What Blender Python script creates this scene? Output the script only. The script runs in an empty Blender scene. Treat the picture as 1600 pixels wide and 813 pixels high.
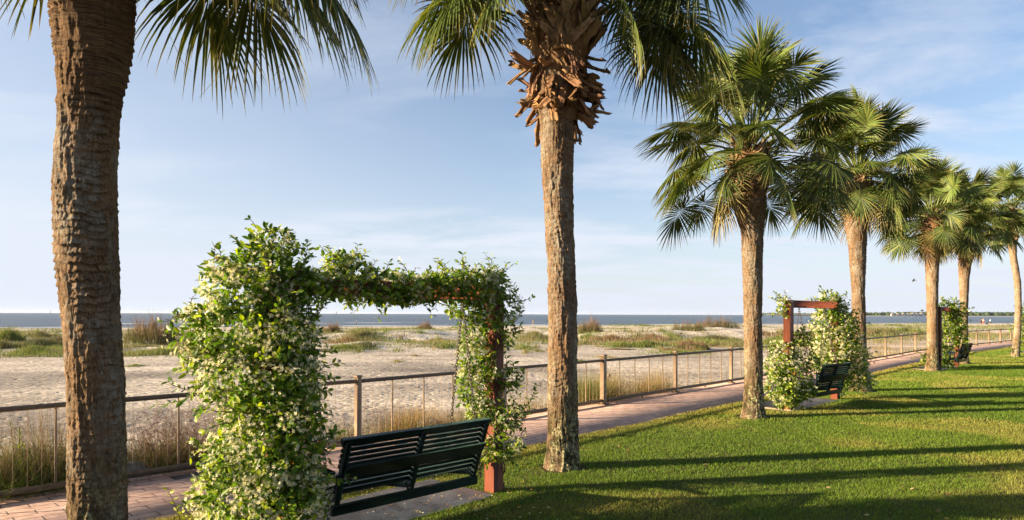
import bpy, bmesh, math
import numpy as np
from mathutils import Vector, Matrix
R = math.radians
sc = bpy.context.scene
COL = sc.collection
# ------------------------------------------------------------------ camera
F = 1067.0; EYE = 1.9
cam = bpy.data.cameras.new('camera'); co = bpy.data.objects.new('camera', cam); COL.objects.link(co)
cam.sensor_width = 36; cam.lens = 24.0; cam.shift_y = 0.0528
cam.clip_start = 0.05; cam.clip_end = 60000
co.location = (0, 0, EYE); co.rotation_euler = (R(90), R(-0.18), 0)
sc.camera = co
sc.render.engine = 'CYCLES'
# ------------------------------------------------------------------ light
SUN_EL = 13.5
SUN_AZ = math.atan2(-0.98, -0.20)          # atan2(x, y) towards the sun: left, slightly behind the camera
sx, sy = math.sin(SUN_AZ), math.cos(SUN_AZ)
sdir = Vector((sx*math.cos(R(SUN_EL)), sy*math.cos(R(SUN_EL)), math.sin(R(SUN_EL))))
sl = bpy.data.lights.new('sun', 'SUN'); so = bpy.data.objects.new('sun', sl); COL.objects.link(so)
sl.energy = 5.0; sl.angle = R(0.55); sl.color = (1.0, 0.79, 0.53)
so.rotation_euler = sdir.to_track_quat('Z', 'Y').to_euler()
w = bpy.data.worlds.new('World'); sc.world = w; w.use_nodes = True
wt = w.node_tree; wt.nodes.clear()
def WN(t, **k):
    n = wt.nodes.new(t)
    for a, b in k.items(): setattr(n, a, b)
    return n
sky = WN('ShaderNodeTexSky', sky_type='NISHITA', sun_disc=False)
sky.sun_elevation = R(SUN_EL); sky.sun_rotation = SUN_AZ % (2*math.pi)
sky.air_density = 1.0; sky.dust_density = 0.6; sky.ozone_density = 2.2; sky.altitude = 0
tc = WN('ShaderNodeTexCoord'); sep = WN('ShaderNodeSeparateXYZ'); wt.links.new(tc.outputs['Generated'], sep.inputs[0])
mz = WN('ShaderNodeMath', operation='ADD'); mz.inputs[1].default_value = 0.10; wt.links.new(sep.outputs[2], mz.inputs[0])
dx = WN('ShaderNodeMath', operation='DIVIDE'); dy = WN('ShaderNodeMath', operation='DIVIDE')
wt.links.new(sep.outputs[0], dx.inputs[0]); wt.links.new(mz.outputs[0], dx.inputs[1])
wt.links.new(sep.outputs[1], dy.inputs[0]); wt.links.new(mz.outputs[0], dy.inputs[1])
cb = WN('ShaderNodeCombineXYZ'); wt.links.new(dx.outputs[0], cb.inputs[0]); wt.links.new(dy.outputs[0], cb.inputs[1])
mp = WN('ShaderNodeMapping'); mp.inputs['Scale'].default_value = (0.55, 0.9, 1); mp.inputs['Rotation'].default_value = (0, 0, 0.5)
mp.inputs['Location'].default_value = (4.3, 1.1, 0)
wt.links.new(cb.outputs[0], mp.inputs[0])
n1 = WN('ShaderNodeTexNoise'); n1.inputs['Scale'].default_value = 1.5; n1.inputs['Detail'].default_value = 9; n1.inputs['Roughness'].default_value = 0.62; n1.inputs['Distortion'].default_value = 0.4
n2 = WN('ShaderNodeTexNoise'); n2.inputs['Scale'].default_value = 0.45; n2.inputs['Detail'].default_value = 3
wt.links.new(mp.outputs[0], n1.inputs[0]); wt.links.new(mp.outputs[0], n2.inputs[0])
r1 = WN('ShaderNodeMapRange'); r1.inputs[1].default_value = 0.44; r1.inputs[2].default_value = 0.68
r2 = WN('ShaderNodeMapRange'); r2.inputs[1].default_value = 0.36; r2.inputs[2].default_value = 0.52
wt.links.new(n1.outputs[0], r1.inputs[0]); wt.links.new(n2.outputs[0], r2.inputs[0])
mm = WN('ShaderNodeMath', operation='MULTIPLY'); wt.links.new(r1.outputs[0], mm.inputs[0]); wt.links.new(r2.outputs[0], mm.inputs[1])
# a thin even veil everywhere plus streaks of cirrus
def WM(op, a, b):
    n = WN('ShaderNodeMath', operation=op); n.use_clamp = (op == 'ADD')
    for i_, q_ in enumerate((a, b)):
        if isinstance(q_, (int, float)): n.inputs[i_].default_value = q_
        else: wt.links.new(q_, n.inputs[i_])
    return n.outputs[0]
low = WM('POWER', WM('MAXIMUM', WM('SUBTRACT', 1.0, sep.outputs[2]), 0.0), 6.5)
left = WM('MAXIMUM', WM('MULTIPLY', sep.outputs[0], -1.0), 0.0)
veil = WM('ADD', WM('ADD', WM('MULTIPLY', low, .90), .09), WM('MULTIPLY', left, .58))
veil = WM('ADD', veil, WM('MULTIPLY', mm.outputs[0], .72))
class _V: outputs = [veil]
mv = _V
mx = WN('ShaderNodeMix', data_type='RGBA'); wt.links.new(mv.outputs[0], mx.inputs[0])
tint = WN('ShaderNodeMix', data_type='RGBA', blend_type='MULTIPLY'); tint.inputs[0].default_value = 1
tint.inputs[7].default_value = (.79, .81, .88, 1)
wt.links.new(sky.outputs[0], tint.inputs[6])
wt.links.new(tint.outputs[2], mx.inputs[6]); mx.inputs[7].default_value = (3.45, 3.72, 4.22, 1)
bg = WN('ShaderNodeBackground'); bg.inputs[1].default_value = 0.060
wo = WN('ShaderNodeOutputWorld'); wt.links.new(mx.outputs[2], bg.inputs[0]); wt.links.new(bg.outputs[0], wo.inputs[0])
sc.view_settings.view_transform = 'Standard'; sc.view_settings.look = 'None'
sc.view_settings.exposure = 1.95; sc.view_settings.gamma = 1; sc.view_settings.use_curve_mapping = False

# ------------------------------------------------------------------ numeric helpers
rng = np.random.default_rng(11)
def horizon(px): return 488.0 + 0.0032*px
def gpt(px, py, z=0.0):                      # photo pixel -> point on the plane at height z
    dyp = py - horizon(px); Z = F*(EYE - z)/dyp
    return np.array([(px-800)*Z/F, Z, z])
def apt(px, py, Z):                          # photo pixel at a known distance
    return np.array([(px-800)*Z/F, Z, EYE - (py-horizon(px))*Z/F])
def _h(i, j, k, s):
    n = (i*374761393 + j*668265263 + k*2147483647 + s*974634777) & 0xffffffff
    n = ((n ^ (n >> 13))*1274126177) & 0xffffffff
    return ((n ^ (n >> 16)) & 0xffff)/65535.0
def vn(x, y, z=0.0, s=0):
    x, y, z = np.broadcast_arrays(np.asarray(x, float), np.asarray(y, float), np.asarray(z, float))
    i, j, k = (np.floor(a).astype(np.int64) for a in (x, y, z))
    f, g, h = x-i, y-j, z-k
    f, g, h = (a*a*(3-2*a) for a in (f, g, h))
    r = 0
    for a in (0, 1):
        for b in (0, 1):
            for c in (0, 1):
                r = r + _h(i+a, j+b, k+c, s)*(f if a else 1-f)*(g if b else 1-g)*(h if c else 1-h)
    return r
def fbm(x, y, z=0.0, o=4, s=0):
    t = 0; a = 0.5; m = 1.0
    for q in range(o):
        t = t + a*vn(np.asarray(x)*m, np.asarray(y)*m, np.asarray(z)*m, s+q); a *= .5; m *= 2.03
    return t
def sstep(a, b, x): t = np.clip((x-a)/(b-a), 0, 1); return t*t*(3-2*t)
def nrm(v): return v/np.maximum(np.linalg.norm(v, axis=-1, keepdims=True), 1e-9)

class MB:                                    # collects triangles/quads from arrays
    def __init__(s): s.v = []; s.f3 = []; s.f4 = []; s.c = []; s.n = 0; s.uv = None
    def add(s, V, T=None, Q=None, C=None):
        V = np.asarray(V, float).reshape(-1, 3)
        if T is not None: s.f3.append(np.asarray(T).reshape(-1, 3)+s.n)
        if Q is not None: s.f4.append(np.asarray(Q).reshape(-1, 4)+s.n)
        if C is None: C = np.tile((1., 1., 1.), (len(V), 1))
        C = np.asarray(C, float)
        if C.ndim == 1: C = np.tile(C, (len(V), 1))
        s.c.append(C); s.v.append(V); s.n += len(V)
    def build(s, name, mat, parent=None, smooth=False, loc=None):
        V = np.concatenate(s.v); C = np.concatenate(s.c)
        t = np.concatenate(s.f3) if s.f3 else np.zeros((0, 3), int)
        q = np.concatenate(s.f4) if s.f4 else np.zeros((0, 4), int)
        if loc is not None: V = V - np.asarray(loc, float)
        me = bpy.data.meshes.new(name)
        me.vertices.add(len(V)); me.vertices.foreach_set('co', V.astype(np.float32).ravel())
        nl = len(t)*3+len(q)*4
        me.loops.add(nl); me.loops.foreach_set('vertex_index', np.concatenate([t.ravel(), q.ravel()]).astype(np.int32))
        me.polygons.add(len(t)+len(q))
        st = np.concatenate([np.arange(len(t))*3, len(t)*3+np.arange(len(q))*4]).astype(np.int32)
        me.polygons.foreach_set('loop_start', st)
        me.update(calc_edges=True); me.validate()
        if smooth: me.polygons.foreach_set('use_smooth', np.ones(len(me.polygons), bool))
        a = me.attributes.new('tone', 'FLOAT_COLOR', 'POINT')
        a.data.foreach_set('color', np.concatenate([C, np.ones((len(C), 1))], 1).astype(np.float32).ravel())
        me.materials.append(mat)
        o = bpy.data.objects.new(name, me); COL.objects.link(o)
        if loc is not None and parent is None: o.location = loc
        if parent is not None: o.parent = parent
        return o
    def box(s, c, size, X=(1, 0, 0), Y=(0, 1, 0), C=None):
        X = nrm(np.array(X, float)); Y = nrm(np.array(Y, float)); Zv = np.cross(X, Y)
        h = np.array(size)/2.; b = min(0.006, h.min()*0.35)
        # chamfered box: 24 vertices
        V = []; idx = {}
        for sx_ in (-1, 1):
            for sy_ in (-1, 1):
                for sz_ in (-1, 1):
                    for ax in range(3):
                        p = np.array([sx_, sy_, sz_])*h - np.array([sx_, sy_, sz_])*b
                        p[ax] = (sx_, sy_, sz_)[ax]*h[ax]
                        idx[(sx_, sy_, sz_, ax)] = len(V); V.append(np.array(c)+p[0]*X+p[1]*Y+p[2]*Zv)
        Q = []; T = []
        def q(*k): Q.append([idx[a] for a in k])
        for sg in (-1, 1):
            q((sg, -1, -1, 0), (sg, 1, -1, 0), (sg, 1, 1, 0), (sg, -1, 1, 0)) if sg > 0 else q((sg, -1, -1, 0), (sg, -1, 1, 0), (sg, 1, 1, 0), (sg, 1, -1, 0))
            q((-1, sg, -1, 1), (-1, sg, 1, 1), (1, sg, 1, 1), (1, sg, -1, 1)) if sg > 0 else q((-1, sg, -1, 1), (1, sg, -1, 1), (1, sg, 1, 1), (-1, sg, 1, 1))
            q((-1, -1, sg, 2), (1, -1, sg, 2), (1, 1, sg, 2), (-1, 1, sg, 2)) if sg > 0 else q((-1, -1, sg, 2), (-1, 1, sg, 2), (1, 1, sg, 2), (1, -1, sg, 2))
        for a in (-1, 1):
            for d in (-1, 1):
                q((a, d, -1, 0), (a, d, 1, 0), (a, d, 1, 1), (a, d, -1, 1))
                q((a, -1, d, 0), (a, 1, d, 0), (a, 1, d, 2), (a, -1, d, 2))
                q((-1, a, d, 1), (1, a, d, 1), (1, a, d, 2), (-1, a, d, 2))
        for a in (-1, 1):
            for d in (-1, 1):
                for e in (-1, 1): T.append([idx[(a, d, e, k)] for k in range(3)])
        s.add(V, T, Q, C)
    def tube(s, P, r, n=6, C=None, cap=True):
        P = np.asarray(P, float); r = np.broadcast_to(np.asarray(r, float), (len(P),))
        T = nrm(np.gradient(P, axis=0)); ref = np.array([0.13, 0.27, 1.0]) if abs(T[0][2]) < .9 else np.array([1., .2, 0])
        A = nrm(np.cross(T, ref)); B = np.cross(T, A)
        a = np.linspace(0, 2*np.pi, n, endpoint=False)
        V = P[:, None] + r[:, None, None]*(np.cos(a)[None, :, None]*A[:, None]+np.sin(a)[None, :, None]*B[:, None])
        m = len(P); i = np.arange(m-1)[:, None]*n; j = np.arange(n)[None]; k = (j+1) % n
        Q = np.stack([i+j, i+k, i+n+k, i+n+j], -1).reshape(-1, 4)
        V = V.reshape(-1, 3); Tt = None
        if cap:
            V = np.concatenate([V, P[:1], P[-1:]]); c0 = m*n; jj = np.arange(n); kk = (jj+1) % n
            Tt = np.concatenate([np.stack([kk, jj, np.full(n, c0)], 1), np.stack([(m-1)*n+jj, (m-1)*n+kk, np.full(n, c0+1)], 1)])
        if C is not None:
            C = np.asarray(C, float)
        s.add(V, Tt, Q, C)

def tag(o, label=None, cat=None, group=None, kind=None):
    for k, v in (('label', label), ('category', cat), ('group', group), ('kind', kind)):
        if v: o[k] = v
    return o
def empty(name, loc, label, cat, group=None):
    o = bpy.data.objects.new(name, None); o.location = loc; o.empty_display_size = .1; COL.objects.link(o)
    return tag(o, label, cat, group)

# ------------------------------------------------------------------ materials
class Mat:
    def __init__(s, name, rough=0.6, spec=0.5):
        s.m = bpy.data.materials.new(name); s.m.use_nodes = True; s.t = s.m.node_tree
        s.b = s.t.nodes['Principled BSDF']; s.out = s.t.nodes['Material Output']
        s.b.inputs['Roughness'].default_value = rough
        s.b.inputs['Specular IOR Level'].default_value = spec
        s._c = None
    def N(s, t, **k):
        n = s.t.nodes.new(t)
        for a, b in k.items(): setattr(n, a, b)
        return n
    def L(s, a, b): s.t.links.new(a, b)
    def coord(s, kind='Object', scale=(1, 1, 1), rot=(0, 0, 0)):
        c = s.N('ShaderNodeTexCoord'); m = s.N('ShaderNodeMapping')
        m.inputs['Scale'].default_value = scale; m.inputs['Rotation'].default_value = rot
        s.L(c.outputs[kind], m.inputs[0]); return m.outputs[0]
    def noise(s, v, scale, detail=4, rough=.55, dist=0.0):
        n = s.N('ShaderNodeTexNoise'); n.inputs['Scale'].default_value = scale; n.inputs['Detail'].default_value = detail
        n.inputs['Roughness'].default_value = rough; n.inputs['Distortion'].default_value = dist
        s.L(v, n.inputs['Vector']); return n.outputs[0]
    def rmp(s, v, a, b, c=0., d=1.):
        n = s.N('ShaderNodeMapRange'); s.L(v, n.inputs[0])
        for i, q in enumerate((a, b, c, d)): n.inputs[i+1].default_value = q
        return n.outputs[0]
    def math(s, op, a, b=None):
        n = s.N('ShaderNodeMath', operation=op)
        for i, q in enumerate((a, b)):
            if q is None: continue
            if isinstance(q, (int, float)): n.inputs[i].default_value = q
            else: s.L(q, n.inputs[i])
        return n.outputs[0]
    def mix(s, f, a, b, mode='MIX'):
        n = s.N('ShaderNodeMix', data_type='RGBA', blend_type=mode)
        for i, q in ((0, f), (6, a), (7, b)):
            if isinstance(q, (int, float)): n.inputs[i].default_value = q
            elif isinstance(q, tuple): n.inputs[i].default_value = (*q, 1) if len(q) == 3 else q
            else: s.L(q, n.inputs[i])
        return n.outputs[2]
    def attr(s):
        n = s.N('ShaderNodeAttribute', attribute_name='tone'); return n.outputs['Color']
    def bump(s, h, strength=.5, dist=.02, prev=None):
        n = s.N('ShaderNodeBump'); n.inputs['Strength'].default_value = strength; n.inputs['Distance'].default_value = dist
        s.L(h, n.inputs['Height'])
        if prev is not None: s.L(prev, n.inputs['Normal'])
        s.L(n.outputs[0], s.b.inputs['Normal']); return n.outputs[0]
    def color(s, c):
        if isinstance(c, tuple): s.b.inputs['Base Color'].default_value = (*c, 1)
        else: s.L(c, s.b.inputs['Base Color'])
    def translucent(s, c, f):
        t = s.N('ShaderNodeBsdfTranslucent'); mxs = s.N('ShaderNodeMixShader'); mxs.inputs[0].default_value = f
        if isinstance(c, tuple): t.inputs[0].default_value = (*c, 1)
        else: s.L(c, t.inputs[0])
        s.L(s.b.outputs[0], mxs.inputs[1]); s.L(t.outputs[0], mxs.inputs[2]); s.L(mxs.outputs[0], s.out.inputs[0])

def m_plain(name, col, rough=.6, spec=.5, var=.25, scale=8, bump=0.0, bdist=.01):
    m = Mat(name, rough, spec); v = m.coord()
    n = m.noise(v, scale, 5)
    f = m.rmp(n, .3, .7, 1-var, 1+var)
    c = m.mix(1.0, m.mix(0.0, col, col), f, 'MULTIPLY'); m.color(c)
    if bump: m.bump(m.noise(v, scale*6, 5), bump, bdist)
    return m.m
def m_leaf(name, rough=.38, trans=.3, tcol=(1.3, 1.5, .5), spec=.5):
    m = Mat(name, rough, spec); a = m.attr()
    v = m.coord(); n = m.rmp(m.noise(v, 9, 3), .3, .7, .8, 1.2)
    c = m.mix(1.0, a, n, 'MULTIPLY'); m.color(c)
    if trans: m.translucent(m.mix(1.0, c, tcol, 'MULTIPLY'), trans)
    return m.m
M = {}
M['frond'] = m_leaf('palm_frond', .5, .2, (1.6, 1.5, .4), .28)
M['vine_leaf'] = m_leaf('jasmine_leaf', .45, .38, (1.8, 1.9, .4), .3)
M['petal'] = m_leaf('jasmine_petal', .6, .35, (1., 1., .85), .2)
M['grass'] = m_leaf('lawn_grass', .55, .35, (1.5, 1.5, .5), .25)
M['dune'] = m_leaf('dune_grass', .7, .3, (1.2, 1.2, .7), .2)
M['twig'] = m_plain('twig', (.11, .065, .035), .8, .2)
M['vinewood'] = m_plain('vine_wood', (.10, .07, .045), .85, .2, .3, 30, .5)
M['chain'] = m_plain('chain_steel', (.09, .075, .06), .45, .6, .5, 60); M['chain'].node_tree.nodes['Principled BSDF'].inputs['Metallic'].default_value = .6
M['bench'] = m_plain('bench_paint', (.009, .024, .020), .4, .4, .3, 14, .12, .004)

def m_redwood():
    m = Mat('stained_timber', .62, .35); v = m.coord('Object', (26, 26, 1.6)); g = m.noise(v, 1.6, 6, .6, .4)
    c = m.mix(m.rmp(g, .3, .7), (.09, .024, .012), (.225, .060, .027))
    b = m.noise(m.coord(), 3.5, 4); c = m.mix(m.rmp(b, .55, .75, 0, .55), c, (.14, .06, .035))
    m.color(c); m.bump(g, .5, .006); return m.m
M['timber'] = m_redwood()
def m_fence():
    m = Mat('railing_paint', .5, .4); v = m.coord(); n = m.noise(v, 5, 6)
    c = m.mix(m.rmp(n, .35, .7), (.235, .165, .105), (.31, .225, .15))
    m.color(m.mix(m.rmp(m.noise(v, 40, 4), .62, .75, 0, .5), c, (.12, .08, .055))); m.bump(m.noise(v, 90, 3), .15, .003); return m.m
M['rail'] = m_fence()
M['railtop'] = m_plain('rail_shade_brown', (.15, .098, .060), .6, .3, .3, 12, .3, .004)  # railing tan darkened: unlit side faces of the rails put into the colour

def m_bark(name, base, fib=None, lich=1.0, zl=1.3):
    m = Mat(name, .92, .15)
    v = m.coord(); sepn = m.N('ShaderNodeSeparateXYZ'); m.L(v, sepn.inputs[0]); z = sepn.outputs[2]
    vert = m.noise(m.coord('Object', (30, 30, 7)), 1.6, 6, .7, 1.3)
    ring = m.noise(m.coord('Object', (3.4, 3.4, 24)), 1.0, 6, .65, 1.6)
    blot = m.noise(v, 3.2, 5, .6)
    grit = m.noise(v, 75, 5, .7)
    b = np.array(base)
    c = m.mix(m.rmp(vert, .38, .62), tuple(b*.22), tuple(b*1.30))
    c = m.mix(m.rmp(ring, .38, .60, .75, 0), c, tuple(b*.42))
    c = m.mix(m.rmp(blot, .45, .72, 0, .55), c, tuple(b*np.array([1.25, 1.12, .95])*.8))
    c = m.mix(m.rmp(grit, .54, .66, 0, .5), c, tuple(b*1.8)); c = m.mix(m.rmp(m.noise(v, 26, 5, .7), .54, .66, 0, .7), c, tuple(b*.2))
    c = m.mix(m.rmp(blot, .25, .42, .7, 0), c, tuple(b*.35))
    gm_ = m.math('MULTIPLY', m.rmp(m.noise(m.coord('Object', (3, 3, 1.6)), 1.2, 5, .65), .46, .60, 0, .7), m.rmp(m.noise(v, 22, 5, .7), .42, .55))
    c = m.mix(gm_, c, tuple(np.array([.27, .245, .195])*(.6+1.6*b[0])))
    # fibrous wrapping high on the trunk
    if fib is not None:
        fv = m.noise(m.coord('Object', (5, 5, 90)), 1.0, 6, .7, 1.0)
        fc = m.mix(m.rmp(fv, .35, .65), (.035, .02, .012), (.21, .125, .06))
        c = m.mix(m.rmp(m.math('ADD', z, m.math('MULTIPLY', blot, .5)), fib+.2, fib+.45), c, fc)
    # pale green lichen in scabs and dark moss near the foot
    ln = m.noise(m.coord('Object', (17, 17, 12)), 1.0, 7, .7, .6)
    side = m.noise(m.coord('Object', (2.6, 2.6, .55)), 1.3, 3, .5)
    lm = m.math('MULTIPLY', m.rmp(ln, .47, .53), m.rmp(side, .44, .54))
    lm = m.math('MULTIPLY', lm, m.math('MULTIPLY', m.rmp(z, zl, zl+.7, lich, .05*lich), m.rmp(m.noise(v, 38, 5, .7), .44, .52)))
    moss = m.math('MULTIPLY', m.rmp(m.noise(v, 6, 6, .65), .42, .56), m.rmp(z, .35, 1.2, .95, 0.))
    c = m.mix(moss, c, (.028, .026, .009))
    c = m.mix(lm, c, (.40, .375, .20))
    m.color(c)
    h = m.math('ADD', m.math('MULTIPLY', vert, .9), m.math('ADD', m.math('MULTIPLY', ring, .8), m.math('MULTIPLY', grit, .35)))
    m.bump(m.math('ADD', h, m.math('MULTIPLY', lm, .25)), 1.0, .022)
    return m.m
M['boot'] = None
def m_boot():
    m = Mat('leaf_base', .85, .2); a = m.attr(); g = m.noise(m.coord('Object', (30, 30, 12)), 1.3, 6, .65)
    c = m.mix(1.0, a, m.rmp(g, .3, .7, .55, 1.3), 'MULTIPLY'); m.color(c); m.bump(g, .6, .008); return m.m
M['boot'] = m_boot()

def m_lawn():
    m = Mat('lawn_soil', .95, .1); v = m.coord()
    a = m.noise(v, 1.2, 5); b = m.noise(v, 45, 5, .7)
    c = m.mix(m.rmp(a, .4, .65), (.05, .055, .018), (.13, .085, .045))
    c = m.mix(m.rmp(b, .4, .65, 0, .7), c, (.02, .028, .008)); m.color(c); m.bump(b, 1, .03); return m.m
M['lawn'] = m_lawn()
def m_sand():
    m = Mat('sand', .95, .15); v = m.coord()
    big = m.noise(v, .09, 5, .6, .3); mid = m.noise(v, .9, 5, .6); fine = m.noise(v, 6, 5, .65); grit = m.noise(v, 60, 3, .6)
    c = m.mix(m.rmp(big, .40, .62), (.42, .365, .295), (.56, .49, .40))
    c = m.mix(m.rmp(mid, .55, .72, 0, .35), c, (.36, .31, .25))
    # damp sheet near the railing, as a tone baked in the mesh attribute (moist ground)
    c = m.mix(1.0, c, m.attr(), 'MULTIPLY')
    c = m.mix(m.rmp(grit, .45, .7, 0, .22), c, (.66, .58, .49))
    tr = m.noise(m.coord('Object', (2.4, 3.2, 1), (0, 0, .2)), 1, 5, .65); c = m.mix(m.rmp(tr, .525, .585, 0, .55), c, (.17, .14, .105)); m.color(c)  # dark dashes: low-sun shade in footprints, painted into the sand colour
    # footprints: overlapping shallow dents
    vo = m.N('ShaderNodeTexVoronoi', feature='SMOOTH_F1'); vo.inputs['Scale'].default_value = 3.1; vo.inputs['Randomness'].default_value = 1
    wv = m.N('ShaderNodeVectorMath', operation='MULTIPLY_ADD'); nz = m.N('ShaderNodeTexNoise'); nz.inputs['Scale'].default_value = 1.4; m.L(v, nz.inputs['Vector'])
    m.L(nz.outputs['Color'], wv.inputs[0]); wv.inputs[1].default_value = (.9, .9, 0); m.L(v, wv.inputs[2]); m.L(wv.outputs[0], vo.inputs['Vector'])
    dent = m.rmp(vo.outputs['Distance'], .05, .34)
    n1 = m.bump(dent, .8, .05)
    n2 = m.bump(m.noise(v, 1.6, 6, .6), .7, .10, n1)
    m.bump(fine, .8, .035, n2); return m.m
M['sand'] = m_sand()
def m_walk():
    m = Mat('brick_paving', .85, .12)
    uv = m.N('ShaderNodeTexCoord').outputs['UV']
    br = m.N('ShaderNodeTexBrick'); br.offset = .5
    br.inputs['Scale'].default_value = 1; br.inputs['Brick Width'].default_value = .40; br.inputs['Row Height'].default_value = .145
    br.inputs['Mortar Size'].default_value = .008; br.inputs['Mortar Smooth'].default_value = .3; br.inputs['Bias'].default_value = 0
    br.inputs['Color1'].default_value = (.54, .375, .30, 1); br.inputs['Color2'].default_value = (.44, .29, .235, 1); br.inputs['Mortar'].default_value = (.10, .075, .065, 1)
    wob = m.N('ShaderNodeVectorMath', operation='MULTIPLY_ADD'); nz = m.N('ShaderNodeTexNoise'); nz.inputs['Scale'].default_value = 6; m.L(uv, nz.inputs['Vector'])
    m.L(nz.outputs['Color'], wob.inputs[0]); wob.inputs[1].default_value = (.012, .012, 0); m.L(uv, wob.inputs[2])
    m.L(wob.outputs[0], br.inputs['Vector'])
    st = m.noise(uv, .55, 6, .65, .4); st2 = m.noise(uv, 7, 6, .65)
    c = m.mix(m.rmp(st, .46, .62, 0, .55), br.outputs['Color'], (.27, .18, .145))
    c = m.mix(m.rmp(st, .28, .44, .45, 0), c, (.64, .50, .41))
    c = m.mix(1.0, c, m.rmp(st2, .3, .7, .75, 1.25), 'MULTIPLY'); m.color(c)
    m.L(m.rmp(st, .4, .62, .88, .7), m.b.inputs['Roughness'])
    n1 = m.bump(br.outputs['Fac'], -.6, .006); m.bump(m.noise(uv, 45, 4, .6), .35, .006, n1); return m.m
M['walk'] = m_walk()
def m_slab():
    m = Mat('concrete', .85, .3); v = m.coord(); a = m.noise(v, 1.8, 6, .6); b = m.noise(v, 50, 5, .7)
    c = m.mix(m.rmp(a, .38, .62), (.40, .30, .215), (.74, .58, .44)); c = m.mix(m.rmp(b, .5, .68, 0, .6), c, (.24, .17, .115)); c = m.mix(m.rmp(m.noise(v, 5, 6, .7), .54, .66, 0, .7), c, (.22, .16, .11)); m.color(c); m.bump(b, .5, .006); return m.m
M['slab'] = m_slab()
M['rock'] = m_plain('granite', (.17, .165, .16), .85, .3, .5, 9, .8, .02)
def m_sea():
    m = Mat('sea_water', .30, .32); v = m.coord()
    big = m.noise(m.coord('Object', (.012, .03, 1), (0, 0, .45)), 1, 6, .65); sm = m.noise(m.coord('Object', (.09, .020, 1), (0, 0, 0)), 1, 5, .75)
    c = m.mix(m.rmp(big, .38, .62), (.046, .068, .092), (.072, .096, .122))
    c = m.mix(m.rmp(sm, .47, .60, 0, .85), c, (.022, .034, .050)); c = m.mix(m.rmp(sm, .34, .26, 0, .7), c, (.15, .17, .185))
    # breaking foam along the shore: w measures metres beyond the waterline
    sepn = m.N('ShaderNodeSeparateXYZ'); m.L(v, sepn.inputs[0])
    wv = m.math('MULTIPLY', m.math('SUBTRACT', m.math('SUBTRACT', sepn.outputs[1], m.math('MULTIPLY', sepn.outputs[0], .48)), 172.), .9)
    fm = m.noise(m.coord('Object', (.06, .06, 1)), 1, 5, .6)
    w2 = m.math('ADD', wv, m.math('MULTIPLY', m.math('SUBTRACT', fm, .5), 22.))
    near = m.math('MULTIPLY', m.rmp(w2, 1., 3.), m.rmp(w2, 8., 14., 1, 0))
    far = m.math('MULTIPLY', m.math('MULTIPLY', m.rmp(w2, 44., 50.), m.rmp(w2, 60., 70., 1, 0)), m.rmp(m.noise(m.coord('Object', (.03, .03, 1)), 1, 3), .60, .68))
    fo = m.math('MAXIMUM', m.math('MULTIPLY', near, m.rmp(m.noise(m.coord('Object', (.05, .05, 1)), 1, 4), .46, .58)), far)
    sand = m.math('MULTIPLY', fo, .85)
    m.color(m.mix(sand, c, (.72, .72, .70)))
    n1 = m.bump(m.noise(m.coord('Object', (.35, .8, 1), (0, 0, .45)), 1, 8, .7), 1.0, 1.2)
    return m.m
M['sea'] = m_sea()
M['skin'] = m_plain('skin', (.36, .2, .13), .6, .3, .05)
M['woodland'] = m_leaf('far_woodland', .9, 0, spec=.1)
M['housewall'] = m_plain('house_wall', (.75, .73, .68), .7, .3, .05, .2)
M['houseroof'] = m_plain('house_roof', (.26, .22, .2), .8, .3, .15, .2)
M['glass'] = m_plain('dark_glass', (.03, .035, .04), .2, .6, .1)
M['shore'] = m_plain('shore_sand', (.34, .33, .26), .9, .1, .2, .01)

# ------------------------------------------------------------------ terrain
U = np.array([.67, .743]); U /= np.linalg.norm(U); OUT = np.array([-U[1], U[0]]); P0 = np.array([-2.22, 9.79])
def wcoord(x, y): return (y-172.-.48*x)*.9
def beach_z(x, y):
    x = np.asarray(x, float); y = np.asarray(y, float); ww = wcoord(x, y) + (fbm(x/40, y/40, s=5, o=2)-.37)*14
    z = np.interp(ww, [-400, -118, -48, 0, 8, 70], [-.42, -.45, -.66, -.995, -1.1, -3.5])
    mask = sstep(-120, -102, ww)*(1-sstep(-52, -30, ww))
    r = fbm(x/11., y/7., s=21, o=4)
    z = z + mask*(np.clip(r-.40, 0, 1)*2.1 + .25*fbm(x/2.4, y/2.0, s=31, o=3)-.1)
    return z + .03*(fbm(x/1.9, y/1.9, s=9, o=3)-.45)
def on_beach(px, py):
    z = -.5
    for _ in range(12):
        p = gpt(px, py, z); z = .5*z+.5*float(beach_z(p[0], p[1]))
    return p[0], p[1], z
def grid(name, xs, ys, zf, mat, kind='structure', tone=None):
    X, Y = np.meshgrid(xs, ys); Z = zf(X, Y); nx = len(xs); ny = len(ys)
    V = np.stack([X, Y, Z], -1).reshape(-1, 3)
    i = np.arange(ny-1)[:, None]*nx; j = np.arange(nx-1)[None]
    Q = np.stack([i+j, i+j+1, i+nx+j+1, i+nx+j], -1).reshape(-1, 4)
    m = MB(); m.add(V, None, Q, None if tone is None else tone(X, Y).reshape(-1, 3)); o = m.build(name, mat, smooth=True)
    return tag(o, kind=kind)
def damp(X, Y):
    ww = wcoord(X, Y); n = fbm(X/9, Y/3.2, s=77, o=4)
    d = sstep(.44, .58, n)*(1-sstep(-128, -112, ww))
    n2 = fbm(X/5, Y/1.6, s=97, o=4); wet = sstep(-16, -6, ww)
    k = 1-.50*d-.30*wet; k = k*(1-.30*sstep(.47, .58, n2)*(1-sstep(-120, -100, ww)))
    bright = 1+.16*sstep(-118, -95, ww)*(1-wet)
    k = k*bright
    return np.stack([k, k*(1-.01*d), k*(1+.03*d)], -1)
xs = np.concatenate([np.arange(-230, -40, 2.5), np.arange(-40, 60, .45), np.arange(60, 340, 2.5)])
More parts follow.
